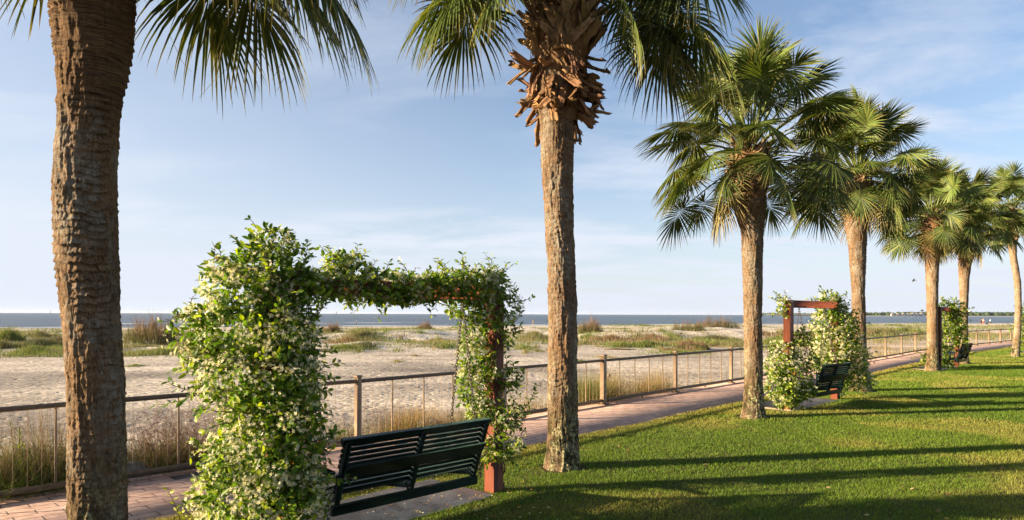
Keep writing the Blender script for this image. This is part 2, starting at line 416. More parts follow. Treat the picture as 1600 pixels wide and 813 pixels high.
ys = np.concatenate([np.arange(-40, 4, 4), np.arange(4, 70, .45), np.arange(70, 130, .8), np.arange(130, 330, 2.5)])
grid('beach', xs, ys, beach_z, M['sand'], tone=damp)
m = MB(); q = 14000.
m.add([(-q, -200, -1), (q, -200, -1), (q, q, -1), (-q, q, -1)], None, [[0, 1, 2, 3]]); tag(m.build('sea', M['sea']), kind='structure')

# railing line / walkway
FP = np.array([(-20.3, -9.4), (-5.15, 6.80), (-2.22, 9.82), (1.93, 14.4), (4.1, 16.8), (6.13, 19.0), (16.5, 30.2), (20.9, 35.2), (29.3, 43.2), (33.4, 47.), (36.2, 49.6), (52, 64.5), (90, 100)])
seg = np.linalg.norm(np.diff(FP, axis=0), axis=1); FS = np.concatenate([[0], np.cumsum(seg)])
def fpt(s, off=0.0):
    x = np.interp(s, FS, FP[:, 0]); y = np.interp(s, FS, FP[:, 1])
    x2 = np.interp(s+1.5, FS, FP[:, 0])-np.interp(s-1.5, FS, FP[:, 0]); y2 = np.interp(s+1.5, FS, FP[:, 1])-np.interp(s-1.5, FS, FP[:, 1])
    l = np.hypot(x2, y2); return np.stack([x-off*y2/l, y+off*x2/l], -1)     # off > 0 is towards the sea
S0 = FS[3]; BAY = 3.085
ss = np.arange(FS[0]+1.6, FS[-1]-2, .5)
def edge_off(s): return -1.83-.10*np.sin(s*.21)-.07*(fbm(s/1.3, 0, s=3, o=3)-.45)-.9*sstep(S0+36, S0+52, s)*0
def strip(name, offs, zf, mat, uv=True):
    rows = [fpt(ss, o(ss) if callable(o) else o) for o in offs]
    V = np.concatenate([np.concatenate([r, np.full((len(ss), 1), z)], 1) for r, z in zip(rows, zf)])
    n = len(ss); Q = []
    for k in range(len(offs)-1):
        i = np.arange(n-1)+k*n; Q.append(np.stack([i+n, i+n+1, i+1, i], 1))
    m = MB(); m.add(V, None, np.concatenate(Q)); ob = m.build(name, mat); me = ob.data
    ul = me.uv_layers.new(name='UVMap'); vi = np.zeros(len(me.loops), np.int32); me.loops.foreach_get('vertex_index', vi)
    uvv = np.zeros((len(V), 2)); acc = 0
    for k, o in enumerate(offs):
        ov = o(ss) if callable(o) else np.full(n, o); uvv[k*n:(k+1)*n, 0] = ss; uvv[k*n:(k+1)*n, 1] = ov
        if zf[k] < -.1: uvv[k*n:(k+1)*n, 1] += .5
    ul.data.foreach_set('uv', uvv[vi].astype(np.float32).ravel())
    return tag(ob, kind='structure')
strip('walkway', [.16, .155, -.9, edge_off, lambda s: edge_off(s)-.03], [-.7, 0.004, 0.004, 0.004, -.15], M['walk'])
# lawn sheet
def lawn_z(x, y):
    x = np.asarray(x, float); y = np.asarray(y, float)
    return .012*(fbm(x/2., y/2., s=41, o=3)-.45)-.012
lo = [lambda s: edge_off(s)-.005]+[(lambda s, k=k: edge_off(s)-k) for k in (.35, .8, 1.5, 2.5, 4, 6, 9, 13, 20, 30)]
rows = [fpt(ss, o(ss)) for o in lo]
V = np.concatenate([np.concatenate([r, lawn_z(r[:, 0], r[:, 1])[:, None]], 1) for r in rows]); n = len(ss)
Q = np.concatenate([np.stack([np.arange(n-1)+(k+1)*n, np.arange(n-1)+(k+1)*n+1, np.arange(n-1)+k*n+1, np.arange(n-1)+k*n], 1) for k in range(len(lo)-1)])
m = MB(); m.add(V, None, Q); tag(m.build('lawn', M['lawn']), kind='structure')

# ------------------------------------------------------------------ blades (lawn, dune grass, weeds)
def blades(mb, P, h, wd, lean, col, tipc=None, seg=2):
    N = len(P); a = rng.uniform(0, 2*np.pi, N); sd = np.stack([np.cos(a), np.sin(a), np.zeros(N)], 1)
    b = rng.uniform(0, 2*np.pi, N); ld = np.stack([np.cos(b), np.sin(b), np.zeros(N)], 1)*(lean*h)[:, None]
    up = np.array([0, 0, 1.])
    st = np.array([0, .55, 1.]) if seg == 2 else np.array([0, .35, .7, 1.])
    VV = []; CC = []
    tipc = col if tipc is None else tipc
    for t in st[:-1]:
        c = P + ld*(t**2) + up*(h*t*(1-.18*t*lean))[:, None]; ww = wd*(1-.45*t)
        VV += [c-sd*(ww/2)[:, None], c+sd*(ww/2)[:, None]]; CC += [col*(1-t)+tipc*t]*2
    VV.append(P+ld+up*(h*(1-.18*lean))[:, None]); CC.append(tipc)
    k = len(VV); V = np.stack(VV, 1).reshape(-1, 3); C = np.stack(CC, 1).reshape(-1, 3)
    T = []
    for q in range(len(st)-2): T += [[2*q, 2*q+1, 2*q+3], [2*q, 2*q+3, 2*q+2]]
    T.append([k-3, k-2, k-1]); T = np.array(T)
    mb.add(V, (np.arange(N)[:, None, None]*k+T[None]).reshape(-1, 3), None, C)

SLABS = []        # rectangles (centre, half sizes) in the railing frame where no lawn grows
def arch_frame(Lp, Rp):
    Lp = np.array(Lp); Rp = np.array(Rp); u = (Rp-Lp)/np.linalg.norm(Rp-Lp); return u, np.array([u[1], -u[0]]), np.linalg.norm(Rp-Lp)
ARCH = [((-1.91, 5.44), (-.19, 7.35)), ((5.55, 13.7), (7.3, 15.4)), ((14.85, 23.75), (16.55, 25.4)), ((26.1, 34.6), (27.9, 36.3))]
def in_slab(x, y):
    r = np.zeros(len(x), bool)
    for k, (a, b) in enumerate(ARCH):
        u, nn, Ln = arch_frame(a, b); dx_ = x-a[0]; dy_ = y-a[1]; t = dx_*u[0]+dy_*u[1]; d = dx_*nn[0]+dy_*nn[1]
        wob = .05*(fbm(x*3, y*3, s=8, o=2)-.37)
        r |= (t > -.25+wob) & (t < Ln-.16+wob) & (d > -.84+wob) & (d < .12+wob)
    return r
gm = MB()
for (y0, y1, dens, hh, wd) in ((-1, 5.6, 350, .035, .006), (5.6, 8.2, 6500, .036, .0042), (8.2, 12, 4200, .038, .0055), (12, 18, 2400, .042, .0085), (18, 27, 1200, .045, .014), (27, 42, 500, .05, .025), (42, 62, 160, .055, .05)):
    x0, x1 = -9, .80*y1+3.0
    N = int((x1-x0)*(y1-y0)*dens); x = rng.uniform(x0, x1, N); y = rng.uniform(y0, y1, N)
    # signed distance from railing via projection on arc
    t = (x-P0[0])*U[0]+(y-P0[1])*U[1]+FS[2]; e = fpt(t, 0.); d = (x-e[:, 0])*OUT[0]+(y-e[:, 1])*OUT[1]
    tr_ = np.ones(len(x), bool)
    for (tx, ty, tr0) in ((-2.66, 4.4, .24), (.64, 8.5, .27), (4.50, 12.7, .30), (8.8, 17.2, .34), (14.5, 23.6, .36), (17.9, 27.0, .34), (23.4, 31.7, .34)): tr_ &= np.hypot(x-tx, y-ty) > tr0*(.75+.6*vn(x*7, y*7, 0, 5))
    ok = tr_ & (d < edge_off(t)+.02+.05*(fbm(x*4, y*4, s=61, o=2)-.37)) & (~in_slab(x, y)) & (x > -9) & (d > -16)
    x, y, d, t = x[ok], y[ok], d[ok], t[ok]; N = len(x)
    pn = fbm(x/1.7, y/1.7, s=51, o=4); pf = fbm(x*3.3, y*3.3, s=52, o=3)
    thin = rng.random(N) < (.55+.6*np.clip(pf*1.6, 0, 1)); x, y, d, t, pn, pf = (q_[thin] for q_ in (x, y, d, t, pn, pf)); N = len(x)
    h = hh*rng.uniform(.5, 1.25, N)*(.75+.6*pf); P = np.stack([x, y, lawn_z(x, y)-.004], 1)
    edge = np.exp(-(edge_off(t)-d)/.35)
    dry = np.clip(sstep(.46, .66, pn)*.42+edge*.7+rng.normal(0, .14, N)+.02, 0, 1)[:, None]
    g = np.array([.058, .132, .009]); g2 = np.array([.145, .225, .018]); br = np.array([.40, .32, .09])
    rr = np.clip(rng.random(N)*.75+.9*(fbm(x/3.1, y/2.2, s=66, o=3)-.40), 0, 1)[:, None]; col = (g*(1-rr)+g2*rr)*(1-dry)+br*dry; col = col*rng.uniform(.75, 1.2, (N, 1))
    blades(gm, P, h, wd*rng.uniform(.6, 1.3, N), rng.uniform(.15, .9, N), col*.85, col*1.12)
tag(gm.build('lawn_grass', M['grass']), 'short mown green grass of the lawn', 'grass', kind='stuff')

# dune vegetation
def patch(mb, px, py, wpx, depth, hgt, kind, n):
    n = int(n*1.7); hgt = hgt*1.15; depth = depth*2.0; wpx = wpx*1.2
    x, y, z = on_beach(px, py); rx = wpx/2*y/F; a = rng.uniform(0, 2*np.pi, n); r = np.abs(rng.normal(0, .5, n))
    X = x+np.cos(a)*r*rx; Y = y+np.sin(a)*r*depth; k = fbm(X/1.3, Y/1.3, s=17, o=3)
    ok = rng.random(n) < np.clip((k-.28)*4, 0.05, 1); X, Y, r, k = X[ok], Y[ok], r[ok], k[ok]; m_ = len(X)
    P = np.stack([X, Y, beach_z(X, Y)-.03], 1); h = hgt*np.clip(1-.55*r, .2, 1)*rng.uniform(.45, 1.15, m_)*(.6+.9*k)
    cols = {'red': ((.17, .105, .065), (.22, .135, .09), (.10, .10, .04)), 'green': ((.075, .12, .025), (.13, .165, .04), (.20, .18, .07)),
            'olive': ((.10, .12, .045), (.16, .155, .07), (.19, .15, .08)), 'dry': ((.28, .22, .11), (.20, .15, .075), (.14, .15, .05)), 'dark': ((.07, .075, .035), (.10, .08, .045), (.06, .09, .03))}[kind]
    ci = rng.integers(0, 3, m_); col = np.array(cols)[ci]*rng.uniform(.75, 1.25, (m_, 1))
    blades(mb, P, h, np.full(m_, .00055*1.)*np.maximum(y, 28), rng.uniform(.1, .7, m_), col, col*1.15)
dm = MB()
DP = [(14, 533, 40, 1.4, .95, 'green', 900), (0, 545, 60, 2.5, .6, 'olive', 1500), (60, 543, 110, 2.5, .65, 'dark', 2600), (50, 553, 170, 2.2, .50, 'green', 5200), (60, 527, 90, 3, .5, 'olive', 900), (95, 535, 60, 3, .5, 'red', 900),
      (60, 517, 60, 3, .4, 'green', 500), (85, 519, 30, 3, .5, 'green', 350),
      (230, 547, 110, 2.5, .42, 'olive', 2200), (255, 553, 130, 1.9, .4, 'green', 4200), (212, 572, 34, .5, .12, 'green', 500), (285, 540, 60, 2.5, .4, 'dry', 800), (300, 530, 60, 4, .5, 'olive', 800),
      (560, 531, 110, 3.5, .55, 'olive', 2000), (545, 535, 80, 3, .4, 'red', 1200), (600, 526, 90, 4, .55, 'green', 1400), (640, 517, 90, 6, .55, 'green', 1300), (590, 520, 60, 5, .5, 'olive', 600), (565, 517, 40, 5, .5, 'green', 400),
      (540, 545, 110, 2, .28, 'green', 2000), (575, 541, 60, 2, .4, 'dark', 700), (625, 545, 50, 1.5, .25, 'olive', 500), (700, 542, 70, 2, .35, 'green', 1200), (690, 536, 110, 3, .35, 'dry', 900), (735, 532, 60, 3, .4, 'olive', 800), (660, 538, 60, 2, .3, 'red', 400),
      (835, 531, 60, 3.5, .8, 'olive', 1600), (810, 523, 70, 4, .4, 'dry', 700), (815, 544, 60, 1.6, .3, 'green', 700), (840, 549, 40, 1, .2, 'olive', 300), (730, 554, 50, .8, .15, 'dry', 400), (620, 565, 30, .5, .14, 'dry', 260), (650, 556, 30, .5, .14, 'dry', 200),
      (920, 527, 60, 3, .45, 'green', 900), (955, 533, 90, 3, .6, 'red', 1500), (1000, 528, 90, 4, .7, 'olive', 1600), (1020, 532, 60, 3, .6, 'red', 900), (1010, 541, 130, 2.2, .45, 'green', 3000), (1050, 528, 30, 4, .6, 'green', 400), (975, 542, 60, 2, .5, 'green', 1000),
      (1125, 527, 100, 4, .5, 'olive', 1200), (1105, 537, 130, 3, .5, 'green', 2600), (1120, 533, 80, 3, .55, 'dark', 1000), (1075, 540, 60, 2, .5, 'red', 900), (1060, 552, 120, 1.6, .22, 'green', 1800), (1000, 510, 40, 5, .5, 'green', 350), (945, 558, 60, 1, .12, 'dry', 500), (905, 566, 40, .8, .15, 'green', 500), (1150, 541, 60, 2.5, .5, 'olive', 900),
      (1220, 528, 70, 4, .9, 'red', 1600), (1215, 538, 90, 3, .6, 'green', 1800), (1270, 530, 70, 4, .8, 'red', 1200), (1265, 540, 60, 2, .4, 'green', 900), (1330, 522, 60, 5, .6, 'red', 700), (1380, 521, 80, 6, .8, 'olive', 1600), (1415, 522, 60, 5, .7, 'green', 1200), (1405, 512, 26, 8, .7, 'green', 350), (1437, 512, 20, 8, .5, 'green', 150),
      (1375, 533, 90, 4, .35, 'green', 800), (1470, 516, 60, 7, .6, 'olive', 600), (1519, 512, 20, 8, .8, 'green', 250), (1580, 512, 36, 8, .6, 'olive', 300), (1500, 526, 90, 6, .45, 'green', 1500), (1560, 521, 90, 6, .45, 'olive', 1400), (1600, 520, 80, 6, .5, 'green', 800)]
for d_ in DP: patch(dm, *d_)
# thin joined-up cover creeping through the dune belt
N = 330000; yy_ = 36+(150-36)*rng.random(N)**1.25; xx_ = rng.uniform(-.80, .86, N)*yy_; ww_ = wcoord(xx_, yy_)
kk_ = fbm(xx_/7., yy_/6., s=203, o=5); hh_ = fbm(xx_/17., yy_/13., s=213, o=3); ok = (ww_ < -40+8*hh_) & (ww_ > -122+18*hh_) & (rng.random(N) < sstep(.40, .60, kk_*.7+hh_*.35))
xx_, yy_, kk_, hh_ = xx_[ok], yy_[ok], kk_[ok], hh_[ok]; n_ = len(xx_)
pal = np.array([(.09, .13, .03), (.14, .17, .045), (.20, .18, .08), (.19, .13, .08), (.12, .13, .05)]); ci = (np.clip(fbm(xx_/5, yy_/4, s=223, o=2)*1.6-.3, 0, .999)*5).astype(int); ci = np.where(rng.random(n_) < .35, rng.integers(0, 5, n_), ci)
blades(dm, np.stack([xx_, yy_, beach_z(xx_, yy_)-.02], 1), rng.uniform(.08, .34, n_)*(.4+1.2*kk_), .00055*yy_, rng.uniform(.2, .9, n_), pal[ci]*rng.uniform(.75, 1.25, (n_, 1)))
# scattered small tufts
N = 900; px_ = rng.uniform(-100, 1700, N); py_ = rng.uniform(514, 552, N)
for a_, b_ in zip(px_, py_):
    if fbm(a_/90, b_/9, s=3, o=3) > .42: patch(dm, a_, b_, rng.uniform(8, 40), rng.uniform(.4, 1.6), rng.uniform(.15, .4), ['green', 'olive', 'dry', 'red', 'green'][rng.integers(0, 5)], int(rng.uniform(30, 130)))
tag(dm.build('dune_grass', M['dune']), 'patchy green and straw coloured grass growing over the dunes', 'dune grass', kind='stuff')

# larger rust-brown shrubs one can tell apart
SH = [(238, 538, 88, 1.25, 'widest rust brown bush on the dunes, just right of the nearest palm trunk', 2.4), (519, 524, 34, .95, 'rounded grey brown bush seen low inside the left of the big arch opening', 2),
      (922, 522, 42, 1.25, 'tall rounded rust brown bush on the dune just right of the shaggy palm trunk', 2.6), (1072, 518, 62, 1.0, 'long low olive brown bush on a dune crest left of the green bush', 2.6),
      (1122, 515, 74, 1.35, 'long rust topped bush on the dune crest left of the third palm trunk', 3), (1080, 546, 60, .42, 'low reddish bush on the sand just beyond the railing top', 1.8), (665, 519, 30, .8, 'small dark brown bush on the far dune under the middle of the arch', 2.4)]
for (px, py, wp, hg, lb, dp) in SH:
    hg *= 1.7
    x, y, z = on_beach(px, py); e = empty('dune_shrub', (x, y, z), lb, 'shrub', 'brown shrubs on the dunes')
    mb = MB(); n_ = 2600; rx = wp/2*y/F; a = rng.uniform(0, 2*np.pi, n_); r = np.sqrt(rng.random(n_))
    X = np.cos(a)*r*rx; Y = np.sin(a)*r*dp*.6; hz = hg*np.sqrt(np.clip(1-r*r*.9, 0, 1))*(.25+1.1*vn(X*3.5+x, Y*3.5, 0, 3))
    P = np.stack([X, Y, rng.random(n_)*hz*.55-.05+beach_z(X+x, Y+y)-z], 1); up = P[:, 2]/hg
    c1 = np.array([.09, .11, .035]); c2 = np.array([.22, .125, .085]); mixk = np.clip(up*2.2+rng.normal(0, .25, n_), 0, 1)[:, None]
    col = (c1*(1-mixk)+c2*mixk)*rng.uniform(.7, 1.25, (n_, 1))
    blades(mb, P, hz*rng.uniform(.3, .8, n_), np.full(n_, .022), rng.uniform(.1, .5, n_), col)
    mb.build('foliage', M['dune'], e)
    mb = MB()
    for q in range(9):
        aa = rng.uniform(0, 6.28); mb.tube([(np.cos(aa)*rx*.3, np.sin(aa)*.3, -.1), (np.cos(aa)*rx*.5, np.sin(aa)*.4, hg*.3), (np.cos(aa)*rx*.7, np.sin(aa)*.5, hg*.6)], [.02, .014, .006], 5)
    mb.build('stem', M['twig'], e)

# weeds just behind the railing
wm = MB(); sv = []
def s_of_px(px):                                # arc length on the railing seen at a photo column
    t = np.linspace(FS[1]-6, FS[-1]-3, 4000); p = fpt(t, .5); c = 800+F*p[:, 0]/p[:, 1]; c[p[:, 1] < .5] = -9999
    return float(t[np.argmin(abs(c-px))])
def weeds(pa, pb, n, hg, kinds, off=(.25, 1.3), wd=.005, lean=(.1, .9), seg=3):
    a, b = s_of_px(pa), s_of_px(pb); n = int(n*1.7); s = rng.uniform(a, b, n); o = rng.uniform(*off, n)
    p = fpt(s, 0); tt = fpt(s+.5, 0)-p; tt /= np.linalg.norm(tt, axis=1)[:, None]; p = p+np.stack([-tt[:, 1], tt[:, 0]], 1)*o[:, None]
    k = fbm(s*1.7, o*1.7, s=91, o=3); ok = rng.random(n) < np.clip((k-.2)*3.2, .15, 1); p, k = p[ok], k[ok]; m_ = len(p)
    P = np.stack([p[:, 0], p[:, 1], beach_z(p[:, 0], p[:, 1])+.02], 1); h = hg*rng.uniform(.35, 1.1, m_)*(.15+1.75*k)
    cs = {'dry': (.22, .145, .08), 'gold': (.36, .235, .08), 'brown': (.12, .07, .042), 'green': (.065, .105, .02), 'lime': (.16, .20, .04), 'grey': (.2, .17, .13)}
    col = np.array([cs[q] for q in kinds])[rng.integers(0, len(kinds), m_)]*rng.uniform(.7, 1.25, (m_, 1))
    blades(wm, P, h, wd*rng.uniform(.6, 1.5, m_), rng.uniform(*lean, m_), col, col*1.1, seg)
weeds(-90, 120, 10000, .62, ['green', 'green', 'lime', 'brown', 'green'], lean=(.3, 1.3))
weeds(-90, 120, 2600, .85, ['green', 'green', 'lime', 'brown', 'dry'])
weeds(-90, 120, 3500, .7, ['green', 'lime', 'green'], lean=(.4, 1.4), wd=.011)
weeds(190, 360, 2200, .6, ['green', 'lime'], lean=(.4, 1.4), wd=.010)
weeds(-90, 120, 900, 1.1, ['dry', 'brown', 'grey'], lean=(.05, .4), wd=.004)
weeds(190, 360, 3600, .85, ['dry', 'brown', 'green', 'brown', 'green'], lean=(.3, 1.4))
weeds(190, 360, 5500, .6, ['green', 'brown', 'green', 'lime'], lean=(.3, 1.3))
weeds(190, 360, 700, 1.15, ['dry', 'brown'], lean=(.05, .5), wd=.004)
weeds(190, 300, 1600, .85, ['lime', 'green'])
weeds(360, 560, 3500, .8, ['green', 'dry', 'lime', 'brown'])
weeds(560, 640, 2200, .75, ['green', 'lime', 'dry'])
weeds(600, 720, 3600, .92, ['gold', 'dry', 'gold', 'brown'], wd=.004)
weeds(640, 780, 1600, .7, ['lime', 'green', 'dry'])
weeds(820, 925, 2200, .65, ['dry', 'green', 'gold'])
weeds(905, 940, 1800, 1.0, ['green', 'lime', 'dry'])
weeds(945, 1050, 4800, 1.0, ['gold', 'gold', 'lime', 'dry'])
weeds(950, 1060, 500, 1.05, ['brown', 'dry'], wd=.005, lean=(.05, .3))
weeds(1050, 1130, 1500, .5, ['dry', 'lime', 'gold'])
weeds(1130, 1450, 1500, .4, ['dry', 'green', 'gold'], wd=.01)
weeds(1300, 1590, 2200, .35, ['green', 'lime', 'dry'], (.3, 3), wd=.02)
# bushy tangle of thin branching stems
def tangle(pa, pb, n, hg, col):
    a, b = s_of_px(pa), s_of_px(pb)
    for q_ in range(n):
        s_ = rng.uniform(a, b); p_ = fpt(s_, rng.uniform(.3, 1.1)); P_ = np.array([p_[0], p_[1], float(beach_z(p_[0], p_[1]))]); d_ = np.array([rng.normal(0, .35), rng.normal(0, .35), 1.]); h_ = hg*rng.uniform(.5, 1.)
        t_ = np.linspace(0, 1, 5); C_ = P_+np.outer(t_*h_, d_)+rng.normal(0, .02, (5, 3)); wm.tube(C_, np.linspace(.0035, .0015, 5), 3, C=np.array(col)*rng.uniform(.6, 1.2), cap=False)
        for k_ in range(5):
            i_ = rng.integers(1, 5); e_ = C_[i_]+np.array([rng.normal(0, .12), rng.normal(0, .12), rng.uniform(.02, .18)]); wm.tube([C_[i_], (C_[i_]+e_)/2+rng.normal(0, .015, 3), e_], [.002, .0016, .001], 3, C=np.array(col)*rng.uniform(.6, 1.3), cap=False)
tangle(190, 360, 330, 1.15, (.16, .09, .06)); tangle(-60, 110, 160, 1.1, (.15, .10, .055)); tangle(560, 640, 60, .9, (.15, .09, .06)); tangle(880, 1060, 70, 1.0, (.16, .10, .05))
tag(wm.build('railing_weeds', M['dune']), 'tangled dry and green weeds growing along the sea side of the railing', 'weeds', kind='stuff')

# ------------------------------------------------------------------ leaves and flowers
LT = np.array([(0, 0, 0), (.3, .21, .05), (.3, 0, -.02), (.3, -.21, .05), (.68, .2, .03), (.68, 0, -.04), (.68, -.2, .03), (1, 0, -.10)])
LF = np.array([(0, 2, 1), (0, 3, 2), (1, 2, 5), (1, 5, 4), (2, 3, 6), (2, 6, 5), (4, 5, 7), (5, 6, 7)])
ang = np.arange(5)*2*np.pi/5; FV = [(0, 0, 0)]; FF = []
for a in ang:
    b = len(FV); FV += [(.30*math.cos(a-.22), .30*math.sin(a-.22), .05), (1.0*math.cos(a+.34), 1.0*math.sin(a+.34), .04), (.80*math.cos(a-.10), .80*math.sin(a-.10), .12), (.30*math.cos(a+.34), .30*math.sin(a+.34), .03)]
    FF += [(0, b, b+3), (b, b+2, b+1), (b, b+1, b+3)]
FV = np.array(FV); FF = np.array(FF)
def scatter(mb, TV, TF, P, A, Nn, size, col):
    A = nrm(A); B = nrm(np.cross(Nn, A)); C = np.cross(A, B); n = len(P)
    V = P[:, None]+size[:, None, None]*(TV[None, :, 0, None]*A[:, None]+TV[None, :, 1, None]*B[:, None]+TV[None, :, 2, None]*C[:, None])
    mb.add(V.reshape(-1, 3), (np.arange(n)[:, None, None]*len(TV)+TF[None]).reshape(-1, 3), None, np.repeat(col, len(TV), 0))
def leafcol(n, fresh=.25):
    g = np.array([.042, .092, .010]); g2 = np.array([.12, .20, .016]); y = np.array([.27, .33, .025]); r = rng.random((n, 1)); c = g*(1-r)+g2*r
    f = (rng.random((n, 1)) < fresh); c = np.where(f, y*rng.uniform(.7, 1.1, (n, 1)), c)
    o = (rng.random((n, 1)) < .002); return np.where(o, np.array([.40, .17, .02]), c)*rng.uniform(.8, 1.15, (n, 1))
def vine(name_label, base, blobs, shoots, ls=.05, fs=.019, nl=3000, nf=1500, stems=(), fsize_keep=1., gap=.0, group='star jasmine vines climbing the arches', inner=.55):
    """blobs: (centre xyz, radii xyz, weight, flower share)"""
    e = empty('jasmine_vine', tuple(base), name_label, 'climbing plant', group); base = np.array(base, float)
    lm, fm, sm = MB(), MB(), MB()
    vol = np.array([b[1][0]*b[1][2]+b[1][0]*b[1][1] for b in blobs])*np.array([b[2] for b in blobs]); vol /= vol.sum()
    for (c, rd, wgt, fw), vf in zip(blobs, vol):
        c = np.array(c); rd = np.array(rd)
        for kind, tot in (('l', nl), ('f', nf*fw)):
            n = int(tot*vf)
            if n < 1: continue
            d = nrm(rng.normal(size=(n, 3))); q = c+d*rd
            lump = fbm(q[:, 0]*5.5, q[:, 1]*5.5, q[:, 2]*5.5, 3, 71); lump2 = fbm(q[:, 0]*13, q[:, 1]*13, q[:, 2]*13, 2, 75)
            if kind == 'l': rr = rng.uniform(inner, 1.0, n)**.6
            else: rr = rng.uniform(.92, 1.09, n)
            rr = rr*(.50+1.02*lump+.22*lump2)
            p = c+d*rd*rr[:, None]
            keep = p[:, 2] > .02
            if gap: keep &= lump2 > gap*.37
            if kind == 'f':
                cl = fbm(q[:, 0]*8, q[:, 1]*8, q[:, 2]*8, 2, 79); keep &= rng.random(n) < sstep(.30, .46, cl)
            p, d, n = p[keep], d[keep], keep.sum()
            if n < 1: continue
            if kind == 'l':
                nn = nrm(d+np.array([0, 0, .55])+rng.normal(0, .50, (n, 3))); ax = nrm(rng.normal(size=(n, 3))+np.array([0, 0, -.35])+d*.8)
                scatter(lm, LT, LF, p-base, ax, nn, ls*rng.uniform(.6, 1.2, n), leafcol(n))
            else:
                nn = nrm(d+rng.normal(0, .45, (n, 3))); ax = nrm(rng.normal(size=(n, 3)))
                pc = np.array([.84, .80, .52])*rng.uniform(.82, 1.04, (n, 1))*np.where(rng.random((n, 1)) < .22, np.array([[.95, .88, .58]]), np.array([[1, 1, 1.06]]))
                scatter(fm, FV, FF, p-base+d*.008, ax, nn, fs*rng.uniform(.75, 1.2, n), pc)
    auto = []
    for (c, rd, wgt, fw) in blobs:               # short ragged sprigs breaking the outline
        c = np.array(c); rd = np.array(rd)
        for q_ in range(int(5+rd[2]*30)):
            d = nrm(rng.normal(size=3)+np.array([0, -.2, .15])); a_ = c+d*rd*.7; b_ = c+d*rd*rng.uniform(1.02, 1.2)+np.array([0, 0, rng.uniform(-.03, .05)]); d2 = nrm(d+rng.normal(0, .5, 3))
            e_ = b_+d2*rng.uniform(.04, .16)*ls/.06
            if min(a_[2], e_[2]) > .05: auto.append(([a_, b_, e_], int(rng.integers(4, 8)), int(rng.random() < .5)*3))
    for sh in list(shoots)+auto:                 # loose shoots: list of points, leaf pairs along
        P = np.array([np.array(q, float) for q in sh[0]]); t = np.linspace(0, 1, 14)
        idx = np.linspace(0, 1, len(P)); C = np.stack([np.interp(t, idx, P[:, k]) for k in range(3)], 1)
        for it in range(2): C[1:-1] = (C[:-2]+2*C[1:-1]+C[2:])/4
        C += rng.normal(0, .004, C.shape); sm.tube(C-base, np.linspace(.005, .0022, 14), 4)
        T = nrm(np.gradient(C, axis=0)); nsh = sh[1]; tt = np.linspace(.08, 1, nsh); pp = np.stack([np.interp(tt, t, C[:, k]) for k in range(3)], 1); Tn = np.stack([np.interp(tt, t, T[:, k]) for k in range(3)], 1)
        for sg in (-1, 1):
            side = nrm(np.cross(Tn, nrm(rng.normal(0, .35, (nsh, 3))+np.array([.2, -.5, 1]))))*sg
            ax = nrm(side+Tn*.7+rng.normal(0, .2, (nsh, 3))); nn = nrm(np.array([0, -.3, 1])+rng.normal(0, .5, (nsh, 3)))
            scatter(lm, LT, LF, pp-base, ax, nn, ls*rng.uniform(.55, 1.15, nsh), leafcol(nsh, .45))
        if len(sh) > 2 and sh[2]:
            k = sh[2]; ti = rng.integers(0, nsh, k); ax = nrm(rng.normal(size=(k, 3)))
            scatter(fm, FV, FF, pp[ti]-base+rng.normal(0, .018, (k, 3)), ax, nrm(np.array([0, -.6, .4])+rng.normal(0, .6, (k, 3))), fs*rng.uniform(.8, 1.2, k), np.tile(np.array([[.86, .85, .68]]), (k, 1)))
    for st in stems: tm = MB(); tm.tube(np.array(st[0])-base, st[1], 6); tm.build('woody_stem', M['vinewood'], e)
    lm.build('foliage', M['vine_leaf'], e)
    if fm.n: fm.build('flowers', M['petal'], e)
    if sm.n: sm.build('shoots', M['vinewood'], e)
    return e

# ------------------------------------------------------------------ arches, pads, swings
POSTW = .15; AH = 2.2
def v3(xy, z): return np.array([xy[0], xy[1], z])
AL = ['wooden arch nearest the camera, nearly buried in white flowering vine beside the first palm', 'red stained wooden arch with a bare beam between the third and fourth palms',
      'distant wooden arch between the fifth and sixth palms, its swing and one post foot showing', 'farthest wooden arch, overgrown, at the right edge behind the last palm']
for k, (a, b) in enumerate(ARCH):
    u, nn, Ln = arch_frame(a, b); mid = (np.array(a)+np.array(b))/2
    e = empty('garden_arch', (mid[0], mid[1], 0), AL[k], 'arch', 'wooden vine arches along the promenade'); X3 = (u[0], u[1], 0); Y3 = (-u[1], u[0], 0)
    for p in (a, b):
        mb = MB(); mb.box((0, 0, AH/2-.06), (POSTW, POSTW, AH+.12)); o = mb.build('post', M['timber'], e)
        o.location = (p[0]-mid[0], p[1]-mid[1], 0); o.rotation_euler = (0, 0, math.atan2(u[1], u[0]))
    mb = MB(); mb.box((0, 0, 0), (.13, .15, Ln-POSTW-.006)); o = mb.build('beam', M['timber'], e)
    o.location = (0, 0, AH-.078); o.rotation_euler = Matrix(((0, -u[1], u[0]), (0, u[0], u[1]), (-1, 0, 0))).to_euler() if False else (R(90), 0, math.atan2(u[1], u[0])+R(90))
    # concrete pad under the swing, set in the lawn
    c = mid - nn*.36; mb = MB(); mb.box((0, 0, 0), (Ln-.05, .98, .10)); o = mb.build('concrete_pad', M['slab']); o.location = (c[0]-u[0]*.12, c[1]-u[1]*.12, -.038)
    o.rotation_euler = (0, 0, math.atan2(u[1], u[0])); tag(o, kind='structure')

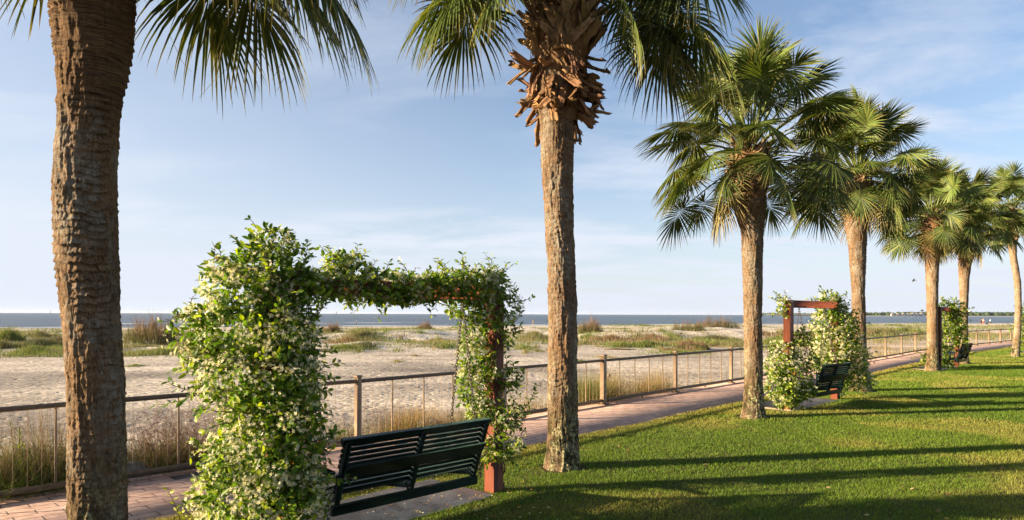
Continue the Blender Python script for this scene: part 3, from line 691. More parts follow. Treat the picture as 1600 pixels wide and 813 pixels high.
def chain_mb(a, b, mb, link=.046, r=.0042):
    a = np.array(a, float); b = np.array(b, float); L = np.linalg.norm(b-a); n = max(2, int(L/(link*.74))); d = (b-a)/L
    s1 = nrm(np.cross(d, (0.3, .9, .1))); s2 = np.cross(d, s1)
    for i in range(n):
        c = a+(b-a)*(i+.5)/n; s = s1 if i % 2 else s2; t = np.linspace(0, 2*np.pi, 11)
        P = c+np.outer(np.sign(np.cos(t))*np.abs(np.cos(t))**.75*link/2, d)+np.outer(np.sin(t)*link*.30, s)
        mb.tube(P, r, 5, cap=False)
def swing(k, lb, length, hang, swing_out, yaw, low=False):
    a, b = ARCH[k]; u, nn, Ln = arch_frame(a, b)
    cy, sy_ = math.cos(yaw), math.sin(yaw)
    ub = np.array([u[0]*cy-u[1]*sy_, u[0]*sy_+u[1]*cy]); nb = np.array([ub[1], -ub[0]])
    c = np.array(a)+u*hang+nn*swing_out; org = v3(c, 0)
    e = empty('swing_bench', tuple(org), lb, 'porch swing', 'dark slatted swing benches hanging in the arches')
    X = v3(ub, 0); Nn = v3(nb, 0); up = np.array([0, 0, 1.])
    def P(t, d, z): return X*t+Nn*d+up*z       # t along, d towards the lawn (behind the sitter), z height
    H2 = length/2; lean = .36
    bd = lambda z: .13+(z-.36)*lean              # depth of the backrest plane at height z
    bn = nrm(Nn*1-up*lean); bu = nrm(up+Nn*lean)
    # backrest
    m1 = MB()
    zs = [.43, .475, .52, .565, .655, .70, .745, .79, .835]
    for z in zs: m1.box(P(0, bd(z)-.012, z), (length-.02, .0375, .019), X, bu)
    m1.box(P(0, bd(.88)+.004, .872), (length+.03, .05, .045), X, bu)
    m1.build('backrest', M['bench'], e)
    for t in (-H2+.04, 0, H2-.04): m2 = MB(); m2.box(P(t, bd(.57)+.022, .57), (.055, .64, .045), X, bu); m2.build('back_support', M['bench'], e)
    m2 = MB(); m2.box(P(0, bd(.605)+.062, .61), (length-.06, .13, .028), X, nrm(bu*1.0+Nn*.3)); m2.build('back_rail', M['bench'], e)
    m2 = MB(); m2.box(P(0, bd(.29)+.04, .275), (length+.01, .085, .04), X, up); m2.build('rear_rail', M['bench'], e)
    m3 = MB()
    for i in range(10): m3.box(P(0, .08-i*.052, .385-.010*i+(.004*(i-4.5)**2*.12)), (length-.03, .036, .02), X, Nn)
    m3.build('seat', M['bench'], e)
    m3 = MB()
    for t in (-H2+.05, 0, H2-.05): m3.box(P(t, -.14, .33), (.04, .56, .07), X, nrm(Nn+up*.13))
    m3.box(P(0, -.41, .30), (length, .07, .04), X, up); m3.build('seat_frame', M['bench'], e)
    for sgn in (-1, 1):
        m4 = MB(); m4.box(P(sgn*(H2+.005), -.13, .60), (.075, .56, .028), X, nrm(Nn-up*.05)); o = m4.build('armrest', M['bench'], e)
        m5 = MB(); m5.box(P(sgn*(H2-.02), -.36, .465), (.04, .045, .27), X, Nn); m5.build('arm_post', M['bench'], e)
        for dd, zz in ((.17, .30), (-.36, .30)):
            m6 = MB(); q0 = P(sgn*(H2+.035), dd, zz)
            att = v3(np.array(a)+u*(hang+sgn*(H2+.10 if k == 0 else H2)), AH-.16)-org
            chain_mb(q0, att, m6); m6.build('chain', M['chain'], e)
            if k == 0 and sgn < 0 and dd > 0:
                m7 = MB(); chain_mb(q0, q0+np.array([-.02, -.02, -.17]), m7); m7.build('chain', M['chain'], e)
swing(0, 'dark green slatted swing bench seen from behind under the nearest arch', 1.58, 1.21, .12, R(-3.5))
swing(1, 'dark slatted swing bench hanging in the arch with the bare red beam', 1.28, 1.14, .20, R(-2))
swing(2, 'small distant dark swing bench by the fifth and sixth palm trunks', 1.35, 1.5, .2, 0)

# ------------------------------------------------------------------ jasmine
def zline(k, px):
    a, b = ARCH[k]; a = np.array(a); b = np.array(b); t = (px-800)/F; d = b-a
    s = (t*a[1]-a[0])/(d[0]-t*d[1]); return a[1]+s*d[1]
def B(px, py, rx, ry, Z, wgt=1., fw=1., dz=None):
    c = apt(px, py, Z); k = Z/F; return (c, (rx*k, (dz if dz else max(rx, ry)*k*.8), ry*k), wgt, fw)
Zl = 5.42
bl = [B(412, 420, 54, 38, Zl+.1), B(378, 458, 62, 40, Zl), B(395, 520, 95, 52, Zl, dz=.36), B(405, 585, 88, 58, Zl, dz=.36), B(425, 645, 76, 58, Zl, dz=.34), B(415, 710, 92, 58, Zl, dz=.38), B(408, 775, 98, 60, Zl, dz=.4), B(405, 840, 95, 50, Zl, dz=.4),
      B(428, 385, 30, 26, Zl), B(424, 480, 34, 60, Zl, 2.2, .2, dz=.2), B(426, 600, 34, 80, Zl, 2.2, .2, dz=.2), B(426, 740, 36, 90, Zl, 2.2, .2, dz=.2), B(455, 440, 34, 26, Zl+.15, 1.8, .6), B(322, 492, 38, 20, Zl, .8, 1.3), B(355, 418, 30, 16, Zl, .8), B(462, 600, 34, 90, Zl+.15), B(470, 520, 26, 50, Zl+.1, 1, .8), B(330, 560, 40, 30, Zl), B(460, 730, 40, 60, Zl+.1)]
def bb(px, py, rx, ry, wgt=1.1, fw=.9): return B(px, py, rx, ry, zline(0, px), wgt, fw, .14)
bl += [bb(705, 450, 30, 15, 2.2, .5), bb(735, 455, 26, 15, 2.2, .5), bb(665, 450, 30, 14, 2.0, .5), bb(690, 452, 30, 14), bb(655, 456, 26, 13), bb(625, 458, 26, 13), bb(560, 455, 30, 15), bb(478, 445, 32, 26), bb(515, 443, 32, 24), bb(545, 430, 38, 22), bb(530, 410, 26, 14), bb(585, 440, 34, 20), bb(620, 446, 34, 20), bb(600, 462, 24, 12), bb(655, 443, 28, 14), bb(640, 465, 22, 10)]
def A_(px, py, Z): return apt(px, py, Z)
sh = [([A_(475, 640, Zl), A_(505, 655, Zl-.1), A_(515, 700, Zl-.1)], 8, 3), ([A_(345, 690, Zl), A_(315, 700, Zl-.1), A_(300, 690, Zl-.1)], 7, 6), ([A_(345, 530, Zl), A_(305, 535, Zl-.1), A_(280, 520, Zl-.1)], 8, 8), ([A_(420, 400, Zl), A_(428, 370, Zl), A_(415, 352, Zl-.05)], 9, 8), ([A_(435, 395, Zl), A_(445, 372, Zl), A_(450, 362, Zl)], 8, 8), ([A_(465, 430, Zl), A_(478, 400, Zl), A_(480, 380, Zl)], 8, 5),
      ([A_(370, 430, Zl), A_(350, 405, Zl), A_(335, 402, Zl)], 8, 8), ([A_(350, 470, Zl), A_(325, 462, Zl), A_(308, 455, Zl)], 6, 6), ([A_(340, 500, Zl), A_(310, 492, Zl), A_(285, 492, Zl)], 8, 12),
      ([A_(345, 560, Zl-.1), A_(312, 595, Zl-.15), A_(300, 612, Zl-.2), A_(262, 598, Zl-.2)], 12, 14), ([A_(320, 600, Zl-.2), A_(290, 625, Zl-.2), A_(245, 633, Zl-.2)], 9, 8), ([A_(350, 610, Zl), A_(320, 640, Zl), A_(305, 648, Zl)], 8, 8),
      ([A_(490, 545, Zl), A_(508, 550, Zl), A_(520, 545, Zl)], 7, 2), ([A_(485, 500, Zl), A_(505, 478, Zl), A_(510, 462, Zl)], 6, 3), ([A_(480, 590, Zl), A_(500, 610, Zl), A_(512, 612, Zl)], 6, 3), ([A_(360, 760, Zl), A_(325, 745, Zl), A_(305, 752, Zl)], 8, 10),
      ([A_(545, 430, 6), A_(540, 405, 6), A_(525, 392, 6)], 8, 6), ([A_(580, 430, 6.2), A_(575, 420, 6.2), A_(560, 408, 6.2)], 6, 4), ([A_(500, 690, Zl), A_(520, 680, Zl), A_(526, 672, Zl)], 6, 2),
      ([A_(510, 450, 5.8), A_(495, 480, 5.8), A_(488, 520, 5.8)], 6, 2)]
a0 = ARCH[0][0]; tw = np.linspace(0, 1, 40)
def twist(a, z0, z1, turns, r, ph=0): t = np.linspace(0, 1, 36); return [(a[0]+r*math.cos(ph+turns*6.28*q), a[1]+r*math.sin(ph+turns*6.28*q), z0+(z1-z0)*q) for q in t]
vine('broad column of white flowering jasmine over the left post and beam of the nearest arch', (a0[0], a0[1], 0), bl, sh, .068, .0168, 15500, 37000, [(twist(a0, 0, 2.2, 2.2, .12), .014), (twist(a0, 0, 2.1, -1.6, .13, 2), .011)])
# sparse right-hand vine on the nearest arch
bR = ARCH[0][1]; Zr = 7.3
bl = [bb(718, 455, 26, 14), bb(742, 458, 26, 16), bb(765, 452, 20, 18), B(770, 455, 18, 20, Zr-.1, 1), bb(690, 440, 26, 14), bb(715, 436, 26, 14), bb(745, 438, 32, 18), bb(770, 432, 18, 14), B(728, 483, 28, 18, Zr-.2), B(740, 520, 18, 30, Zr-.1, 1, 1.4), B(738, 560, 22, 34, Zr-.05, 1, 1.4), B(738, 605, 24, 34, Zr-.05, 1, 1.3), B(752, 640, 24, 18, Zr-.1, 1, 1.1),
      B(798, 478, 18, 18, Zr, .9, 1.3), B(795, 520, 9, 22, Zr, .8), B(765, 575, 14, 16, Zr-.15, .8), B(797, 590, 20, 14, Zr, .8, 1.3), B(790, 650, 26, 18, Zr-.1, .9, 1.2), B(785, 695, 30, 16, Zr-.1, .9, 1.3), B(760, 715, 14, 12, Zr-.1, .7), B(770, 500, 12, 14, Zr-.15, .7)]
sh = [([A_(790, 600, Zr), A_(812, 640, Zr-.1), A_(832, 628, Zr-.1), A_(838, 602, Zr-.1)], 16, 2), ([A_(800, 650, Zr), A_(820, 655, Zr-.1), A_(828, 640, Zr-.1)], 10, 2), ([A_(795, 600, Zr), A_(812, 592, Zr), A_(818, 578, Zr)], 8, 2), ([A_(790, 660, Zr), A_(812, 668, Zr), A_(822, 672, Zr)], 8, 3),
      ([A_(770, 440, Zr), A_(778, 425, Zr), A_(776, 415, Zr)], 5, 3), ([A_(700, 440, 7), A_(692, 420, 7), A_(685, 405, 7)], 8, 3), ([A_(795, 480, Zr), A_(806, 465, Zr), A_(802, 455, Zr)], 5, 3), ([A_(720, 470, Zr), A_(708, 482, Zr), A_(702, 490, Zr)], 5, 2), ([A_(735, 600, Zr-.1), A_(722, 610, Zr-.1), A_(720, 630, Zr-.1)], 6, 4),
      ([A_(775, 650, Zr-.3), A_(772, 690, Zr-.3), A_(762, 720, Zr-.3)], 10, 5), ([A_(640, 445, 6.6), A_(632, 430, 6.6), A_(628, 420, 6.6)], 5, 3), ([A_(740, 430, Zr), A_(745, 412, Zr), A_(752, 415, Zr)], 5, 2)]
vine('looser jasmine vine winding up the right post of the nearest arch behind the swing', (bR[0], bR[1], 0), bl, sh, .062, .0180, 3300, 5600, [(twist(bR, 0, 2.15, 2.6, .115), .012), (twist(bR, .1, 2.0, -2.1, .12, 1), .008)], gap=.25)
# second arch
Z2 = 13.75; Z3 = 15.4; aL, aR = ARCH[1]
bl = [B(1232, 600, 14, 40, Z2-.12, 1.6, .6, dz=.16), B(1222, 478, 7, 15, Z2, 1, .7), B(1226, 548, 20, 18, Z2), B(1222, 572, 24, 22, Z2), B(1220, 600, 22, 26, Z2), B(1232, 620, 20, 18, Z2), B(1228, 640, 14, 8, Z2, 1, .2), B(1252, 528, 13, 14, Z2+.1, 1, .6), B(1262, 565, 18, 14, Z2+.2, .8, .5), B(1250, 595, 18, 20, Z2), B(1258, 615, 15, 10, Z2, 1, 1), B(1268, 608, 9, 8, Z2, .7, .7)]
sh = [([A_(1228, 500, Z2-.1), A_(1226, 475, Z2-.1), A_(1228, 455, Z2)], 10, 6), ([A_(1250, 520, Z2), A_(1262, 530, Z2), A_(1270, 545, Z2)], 6, 2), ([A_(1250, 600, Z2), A_(1270, 615, Z2), A_(1275, 620, Z2)], 6, 2)]
vine('bushy jasmine at the left post of the arch with the bare red beam', (aL[0], aL[1], 0), bl, sh, .075, .026, 3600, 4200, [(twist(aL, 0, 2.2, 1.6, .11), .011)])
bl = [B(1300, 482, 22, 18, Z3, 1, .6), B(1302, 505, 32, 24, Z3), B(1305, 540, 36, 30, Z3), B(1300, 570, 30, 22, Z3), B(1325, 520, 18, 24, Z3, 1, .7), B(1335, 562, 20, 26, Z3+.1), B(1345, 590, 18, 20, Z3+.3, .8), B(1318, 590, 16, 20, Z3+.2, .8), B(1295, 468, 16, 12, Z3)]
sh = [([A_(1296, 470, Z3), A_(1300, 460, Z3), A_(1299, 453, Z3)], 6, 3), ([A_(1335, 500, Z3), A_(1348, 505, Z3), A_(1362, 506, Z3)], 7, 1), ([A_(1340, 560, Z3), A_(1355, 555, Z3), A_(1358, 548, Z3)], 5, 1), ([A_(1325, 600, Z3), A_(1322, 612, Z3), A_(1312, 618, Z3)], 6, 1)]
vine('tall full jasmine hiding the right post of the second arch beside the fourth palm', (aR[0], aR[1], 0), bl, sh, .080, .027, 5600, 8500, [(twist(aR, 0, 2.2, 1.6, .11), .012)])
# third and fourth arches
aL, aR = ARCH[2]; Z4 = 24.6
bl = [B(1478, 485, 11, 15, Z4, 1, .5), B(1495, 488, 12, 14, Z4, 1, .6), B(1488, 508, 17, 18, Z4, 1, .6), B(1480, 530, 13, 20, Z4, 1, .5), B(1500, 525, 8, 16, Z4, .8, .5), B(1470, 552, 8, 18, Z4, .9, .6), B(1478, 570, 10, 8, Z4, .8, .5), B(1448, 560, 6, 6, Z4-.6, .6, 2)]
vine('small distant jasmine mound between the fifth and sixth palm trunks', (aL[0], aL[1], 0), bl, [([A_(1480, 475, Z4), A_(1484, 468, Z4), A_(1488, 466, Z4)], 5, 1)], .11, .034, 2600, 900, [(twist(aL, 0, 2.2, 1.6, .11), .012)], inner=.4)
aL, aR = ARCH[3]; Z5 = 34.8
bl = [B(1606, 492, 13, 13, Z5), B(1603, 515, 12, 16, Z5), B(1603, 540, 12, 18, Z5), B(1615, 520, 16, 30, Z5)]
vine('farthest jasmine at the right edge of the view behind the last palm', (aL[0], aL[1], 0), bl, [], .13, .04, 1500, 900, [(twist(aL, 0, 2.2, 1.6, .11), .012)])

# ------------------------------------------------------------------ palms
def frond(mb, pm, o, az, el, lp, Lb, droop, tone, nseg=44, dryt=.5, hang=0.):
    o = np.array(o, float); d0 = np.array([math.cos(az)*math.cos(el), math.sin(az)*math.cos(el), math.sin(el)]); zz = np.array([0, 0, 1.])
    sag = .16*math.cos(el)+hang
    tp = np.linspace(0, 1, 7); C = o+np.outer(tp*lp, d0)-np.outer(sag*lp*tp**2, zz)
    pm.tube(C, np.linspace(.020, .009, 7), 5, C=np.array([.13, .16, .045])*tone*.9)
    d1 = nrm(d0-2*sag*zz); h = C[-1]
    side = np.cross(d1, zz); side = nrm(side) if np.linalg.norm(side) > .1 else np.array([1., 0, 0])
    roll = rng.normal(0, .6); nrmv = nrm(np.cross(side, d1)); side, nrmv = side*math.cos(roll)+nrmv*math.sin(roll), nrmv*math.cos(roll)-side*math.sin(roll)
    lc = .42*Lb; u = np.linspace(-1, 1, nseg)+rng.normal(0, .006, nseg); au = np.abs(u); phi = u*R(148)
    s = np.clip(1-au, 0, 1)**1.2
    curve = .35+.55*rng.random()
    oc = h+np.outer(s*lc, d1)-np.outer(curve*lc*s**2*.5, nrmv*.4+zz*.6)
    dcur = nrm(d1[None]-np.outer(curve*s, nrmv*.4+zz*.6))
    di = nrm(np.cos(phi)[:, None]*dcur+np.sin(phi)[:, None]*side-(.32*np.abs(np.sin(phi))+.05)[:, None]*nrmv+rng.normal(0, .035, (nseg, 3)))
    L = (Lb*(1-.28*au**2)-.55*s*lc)*rng.uniform(.86, 1.06, nseg)
    tt = np.array([0, .18, .42, .62, .80, .92, 1.0]); K = len(tt)
    dph = np.gradient(phi); wmax = Lb*.40*np.abs(dph)*.54
    wt_ = np.array([.16, .66, 1.0, .62, .36, .18, 0.02]); g = droop*rng.uniform(.6, 1.5, nseg)
    ctr = oc[:, None]+di[:, None]*(L[:, None]*tt[None])[..., None]
    fall = (g*L)[:, None]*(np.clip(tt-.35, 0, 1)[None]**2.2)*1.5
    ctr = ctr-fall[..., None]*zz; pull = 1-.35*np.minimum(fall/np.maximum(L[:, None], .1), 1)
    ctr = oc[:, None]+(ctr-oc[:, None])*pull[..., None]
    perp = nrm(np.cross(di, nrmv[None])); nl = np.cross(perp, di)
    wv = (wmax[:, None]*wt_[None])[..., None]
    Vv = np.stack([ctr-perp[:, None]*wv+nl[:, None]*wv*.45, ctr-nl[:, None]*wv*.45, ctr+perp[:, None]*wv+nl[:, None]*wv*.45], 2)
    V = Vv.reshape(-1, 3); base = np.arange(nseg)[:, None]*K*3; j = np.arange(K-1)[None]*3
    Q = np.concatenate([np.stack([base+j, base+j+1, base+j+4, base+j+3], -1).reshape(-1, 4), np.stack([base+j+1, base+j+2, base+j+5, base+j+4], -1).reshape(-1, 4)])
    gc = np.array([.062, .090, .020])*tone; ty = np.array([.30, .21, .085]); gk = rng.uniform(.8, 1.25, (nseg, 1, 1))
    tipk = (np.clip((tt-.72)/.28, 0, 1)[None]*(rng.random((nseg, 1)) < dryt)*rng.uniform(.3, 1, (nseg, 1)))[..., None]
    yel = (rng.random((nseg, 1, 1)) < .12)*.55
    col = gc[None, None]*gk*(1-yel)+yel*np.array([.26, .25, .06]); col = col*(1-tipk)+ty*tipk
    col = np.broadcast_to(col[:, :, None], (nseg, K, 3, 3)).reshape(-1, 3)
    mb.add(V, None, Q, col)
    # a few hanging fibres between segments
    nf = 7; ii = rng.integers(0, nseg, nf)
    for i in ii:
        p = ctr[i, 3]; q = p+rng.normal(0, .05, 3)+np.array([0, 0, -.12]); r_ = q+rng.normal(0, .05, 3)+np.array([0, 0, -.1])
        mb.add([p, q, r_, r_+np.array([.003, 0, 0]), q+np.array([.004, .002, 0]), p+np.array([.003, .002, 0])], None, [[0, 1, 4, 5], [1, 2, 3, 4]], np.array([.34, .27, .15]))

def boot(mb, p, d, up, ln, w0, w1, curl, col):
    """split dead leaf base: a thick trough-shaped strap leaving p along d"""
    d = nrm(np.array(d, float)); sd = nrm(np.cross(d, up)); nv = np.cross(sd, d); st = np.linspace(0, 1, 6); V = []
    tw = rng.normal(0, .8)
    for t in st:
        c = p+d*ln*t+nv*(-curl*ln*t*t); w_ = (w0*(1-t)+w1*t)/2; th = .012*(1-t*.4)
        a = tw*t; s2 = sd*math.cos(a)+nv*math.sin(a); n2 = nv*math.cos(a)-sd*math.sin(a)
        jag = rng.uniform(.72, 1.25)
        for x_, y_ in ((-1, .30), (-.5, .05), (0, -.06), (.5, .05), (1, .30)): V.append(c+s2*x_*w_*jag+n2*(y_*w_+th))
        for x_, y_ in ((1, .30), (.5, .05), (0, -.06), (-.5, .05), (-1, .30)): V.append(c+s2*x_*w_*jag*.97+n2*(y_*w_-th))
    V = np.array(V); K = 10; Q = []
    V[-K:] += d*rng.normal(0, .03, (K, 1))
    for i in range(5):
        for j in range(K): Q.append([i*K+j, i*K+(j+1) % K, (i+1)*K+(j+1) % K, (i+1)*K+j])
    for i, fl in ((0, 0), (5, 1)):
        for j in range(4):
            q = [i*K+j, i*K+j+1, i*K+8-j, i*K+9-j]; Q.append(q if fl else q[::-1])
    st_ = np.repeat(np.linspace(.75, 1.1, 6), K)[:, None]
    mb.add(V, None, Q, np.array(col)*st_)

def trunk(path, Z, mat, parent, org, ringp=.055, amp=.010, flare=.0, na=None, res=None, seed=0, rough=1.0):
    """path rows: (py, xleft, xright) in photo pixels at distance Z, any order"""
    path = sorted(path, key=lambda r: -r[0]); zc = []; xc = []; rc = []
    for py, xl, xr in path:
        p = apt((xl+xr)/2, py, Z); zc.append(p[2]); xc.append(p[0]); rc.append((xr-xl)/2*Z/F*.985/math.hypot(1, ((xl+xr)/2-800)/F))
    zc = np.array(zc); z0 = -.08; z1 = zc[-1]; res = res or .012; na = na or 128
    zs = np.arange(z0, z1, res); x = np.interp(zs, zc, xc); r = np.interp(zs, zc, rc)
    ker = np.hanning(max(3, int(.35/res) | 1)); ker /= ker.sum(); pad = len(ker)//2
    sm = lambda a: np.convolve(np.pad(a, pad, 'edge'), ker, 'valid'); x = sm(x); r = sm(r)
    th = np.linspace(0, 2*np.pi, na, endpoint=False); TH, ZS = np.meshgrid(th, zs); cx, sx_ = np.cos(TH), np.sin(TH)
    tilt = (.09 if seed == 100 else .20)*(fbm(cx*1.4+7, sx_*1.4, ZS*1.9, 4, seed)-.45)
    ph = (ZS+tilt)/ringp+2.2*fbm(ZS*2.5, 0, 0, 2, seed+4); fr = ph-np.floor(ph); idr = np.floor(ph)
    saw = (1-fr)**1.6*(.1+1.3*vn(idr*7.3+.5, cx*2.2+5, sx_*2.2+5, seed+8))*(.3+1.4*sstep(.35, .6, fbm(cx*1.5, sx_*1.5, ZS*1.3, 2, seed+60)))
    d = amp*(saw-.35)+rough*.022*(fbm(cx*4+3, sx_*4, ZS*5.5, 4, seed+20)-.45)+rough*.019*(fbm(cx*20, sx_*20, ZS*16, 3, seed+30)-.42)+rough*.020*(fbm(cx*12, sx_*12, ZS*6.5, 3, seed+33)-.42)
    d = d-rough*.011*sstep(.50, .60, fbm(cx*4.5, sx_*4.5, ZS*6, 4, seed+80))+rough*.010*sstep(.52, .60, fbm(cx*7, sx_*7, ZS*9, 3, seed+90))
    lip = np.clip(fbm(cx*3+9, sx_*3, ZS*3.3, 2, seed+40)-.60, 0, 1)*.12*(fr < .3); d = d+lip
    d = d-np.percentile(d, 62)
    d = d+flare*np.exp(-np.clip(ZS, 0, None)/.12)*(.6+.8*vn(cx*5, sx_*5, 0, seed))
    rr = r[:, None]+d
    V = np.stack([x[:, None]+rr*cx-org[0], Z+rr*sx_-org[1], ZS-org[2]], -1); n = len(zs)
    i = np.arange(n-1)[:, None]*na; j = np.arange(na)[None]; k = (j+1) % na
    mb = MB(); mb.add(V.reshape(-1, 3), None, np.stack([i+j, i+k, i+na+k, i+na+j], -1).reshape(-1, 4))
    return mb.build('trunk', mat, parent, smooth=True)

def crown(parent, org, ctr, n, Lp, Lb, el0, el1, seed, extra=(), skip=None, tonek=1., nseg=44, droop=(.25, .6)):
    global rng
    keep = rng; rng = np.random.default_rng(seed)
    fm, pm = MB(), MB(); ctr = np.array(ctr)-np.array(org)
    for i in range(n):
        f = (i+.5)/n; el = R(el0+(el1-el0)*(f**1.05))+rng.normal(0, .10); az = i*2.39996+rng.normal(0, .15)
        if skip and skip(az % (2*math.pi), el): continue
        lp = Lp*rng.uniform(.82, 1.15)*(1+(.16*f if n > 30 else -.18*f)); L = Lb*rng.uniform(.88, 1.1)
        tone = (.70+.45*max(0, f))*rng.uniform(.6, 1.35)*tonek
        o = ctr+np.array([math.cos(az)*.10, math.sin(az)*.10, (f-.5)*.45])
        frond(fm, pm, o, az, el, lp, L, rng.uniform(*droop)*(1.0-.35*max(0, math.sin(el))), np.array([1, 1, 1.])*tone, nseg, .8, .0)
    for (dx_, dz_, az, el, lp, L, dr, tn) in extra:
        frond(fm, pm, ctr+np.array([dx_, 0, dz_]), R(az), R(el), lp, L, dr, np.array([1, 1, 1.])*tn*tonek, nseg, .6)
    fm.build('crown', M['frond'], parent); pm.build('leaf_stalks', M['frond'], parent)
    rng = keep

def boots(parent, org, ctr, z0, z1, r0, r1, n, seed, long=.28, style='tidy', scale=1.):
    global rng
    keep = rng; rng = np.random.default_rng(seed); mb = MB()
    for i in range(n):
        f = (i+rng.random())/n; az = i*2.39996+rng.normal(0, .2); z = z0+(z1-z0)*f; rr = np.interp(f, [0, .5, 1], [r0, r1, r1*.75])
        rad = np.array([math.cos(az), math.sin(az), 0]); tang = np.array([-math.sin(az), math.cos(az), 0]); p = np.array(ctr)-np.array(org); p = p*[1, 1, 0]+rad*rr*.82+np.array([0, 0, z-org[2]])
        sg = 1 if rng.random() < .5 else -1
        c = np.array([.27, .180, .10])*rng.uniform(.45, 1.35)*np.array([1, rng.uniform(.88, 1.05), rng.uniform(.75, 1.05)])
        if style == 'shaggy' and f < .36:          # lowest ones hang and curl outward
            d = rad*rng.uniform(.5, 1.0)+np.array([0, 0, rng.uniform(-1.0, .12)])+tang*rng.normal(0, .55)
            boot(mb, p, d, rad*.4+np.array([0, 0, 1.]), scale*rng.uniform(.16, .44), .085*scale, rng.uniform(.03, .10)*scale, rng.uniform(-.6, .7), c*np.array([.95, .82, .76]))
        else:
            d = rad*rng.uniform(.25, .6)+tang*sg*rng.uniform(.35, .9)+np.array([0, 0, rng.uniform(.5, 1.0)])
            boot(mb, p, d, rad, scale*long*rng.uniform(.5, 1.2), .115*scale, rng.uniform(.045, .085)*scale, rng.uniform(-.15, .1), c)
    # fibre mat between them
    nfb = 420; a = rng.uniform(0, 6.28, nfb); f = rng.random(nfb); rr = np.interp(f, [0, .5, 1], [r0, r1, r1*.75])*rng.uniform(.9, 1.12, nfb)
    P = np.stack([np.cos(a)*rr+ctr[0]-org[0], np.sin(a)*rr+ctr[1]-org[1], z0+(z1-z0)*f-org[2]], 1)
    c = np.tile(np.array([[.26, .125, .045]]), (nfb, 1))*rng.uniform(.5, 1.3, (nfb, 1))
    k0 = rng; blades(mb, P-np.array([0, 0, .04]), np.full(nfb, .12*scale), np.full(nfb, .009*scale), rng.uniform(.3, 1.4, nfb), c)
    mb.build('leaf_bases', M['boot'], parent); rng = keep

def core(parent, org, ctr, z0, z1, r0, r1, mat):  # solid heart of the crown shaft
    mb = MB(); n = 18; t = np.linspace(0, 1, n); r = np.interp(t, [0, .45, .85, 1], [r0, r1, r1*.8, .05]); P = np.stack([np.full(n, ctr[0]-org[0]), np.full(n, ctr[1]-org[1]), z0+(z1-z0)*t-org[2]], 1)
    a = np.linspace(0, 2*np.pi, 40, endpoint=False); A, T = np.meshgrid(a, np.arange(n)); rr = r[T]*(1+.18*(fbm(np.cos(A)*3, np.sin(A)*3, T*.6, 3, 5)-.45))
    V = np.stack([P[T][..., 0]+rr*np.cos(A), P[T][..., 1]+rr*np.sin(A), P[T][..., 2]], -1)
    i = np.arange(n-1)[:, None]*40; j = np.arange(40)[None]; k = (j+1) % 40
    mb.add(V.reshape(-1, 3), None, np.stack([i+j, i+k, i+40+k, i+40+j], -1).reshape(-1, 4), np.array([.17, .095, .045])); mb.build('crown_shaft', M['boot'], parent, smooth=True)

G = 'sabal palms in a row along the promenade'
PL = [dict(Z=4.40, lb='nearest palm at the left, its thick dark trunk standing in front of the railing',
           path=[(950, 103, 209), (880, 105, 204), (813, 105, 201), (700, 104.7, 200), (600, 103, 198), (500, 95, 190), (400, 86, 188), (340, 82, 186), (300, 81, 185), (250, 83, 185), (200, 87, 188), (170, 88, 191), (100, 86, 203), (50, 80, 209), (0, 75, 213), (-60, 72, 218), (-120, 80, 214)],
           bark=((.235, .148, .080), 3.05, .75, .5), cr=(148, -190)),
      dict(Z=8.5, lb='second palm with a shaggy collar of curled dead leaf bases under its crown',
           path=[(728, 852, 907), (710, 855, 905), (650, 856, 904), (600, 857, 903), (480, 857, 902), (400, 854, 898), (330, 850, 895), (250, 845, 895), (200, 843, 896), (160, 838, 902), (60, 832, 915), (-20, 840, 905)],
           bark=((.215, .138, .080), None, 1.0, 1.3), cr=(876, -60)),
      dict(Z=12.7, lb='third palm, its full round fan crown entirely in view and no vine at its foot', path=[(651, 1158, 1197), (635, 1161, 1195), (600, 1163, 1193), (500, 1162, 1191), (400, 1159, 1192), (365, 1158, 1193), (335, 1148, 1197), (310, 1142, 1198)], bark=((.215, .140, .080), None, .9), cr=(1170, 236)),
      dict(Z=17.2, lb='fourth palm, standing right behind the jasmine of the second arch', path=[(609, 1327, 1364), (590, 1331, 1360), (560, 1332, 1355), (450, 1330, 1352), (385, 1325, 1354), (345, 1318, 1356)], bark=((.21, .132, .074), None, .7), cr=(1340, 272)),
      dict(Z=23.6, lb='fifth palm, lichen on its trunk, just left of the distant third swing', path=[(578, 1445, 1469), (560, 1448, 1467), (500, 1448, 1466), (430, 1446, 1467), (395, 1444, 1469)], bark=((.26, .162, .085), None, 1.), cr=(1456, 338)),
      dict(Z=27.0, lb='sixth palm, just right of the distant third swing', path=[(567, 1498, 1515), (540, 1500, 1513), (480, 1500, 1513), (435, 1498, 1515), (408, 1496, 1519)], bark=((.265, .165, .088), None, .6), cr=(1509, 350)),
      dict(Z=31.7, lb='last palm at the right edge with a gently curving pale trunk', path=[(556, 1580, 1594), (520, 1584, 1596), (480, 1586, 1597), (440, 1584, 1596), (400, 1577, 1589), (378, 1573, 1589)], bark=((.31, .215, .13), None, .8), cr=(1582, 328))]
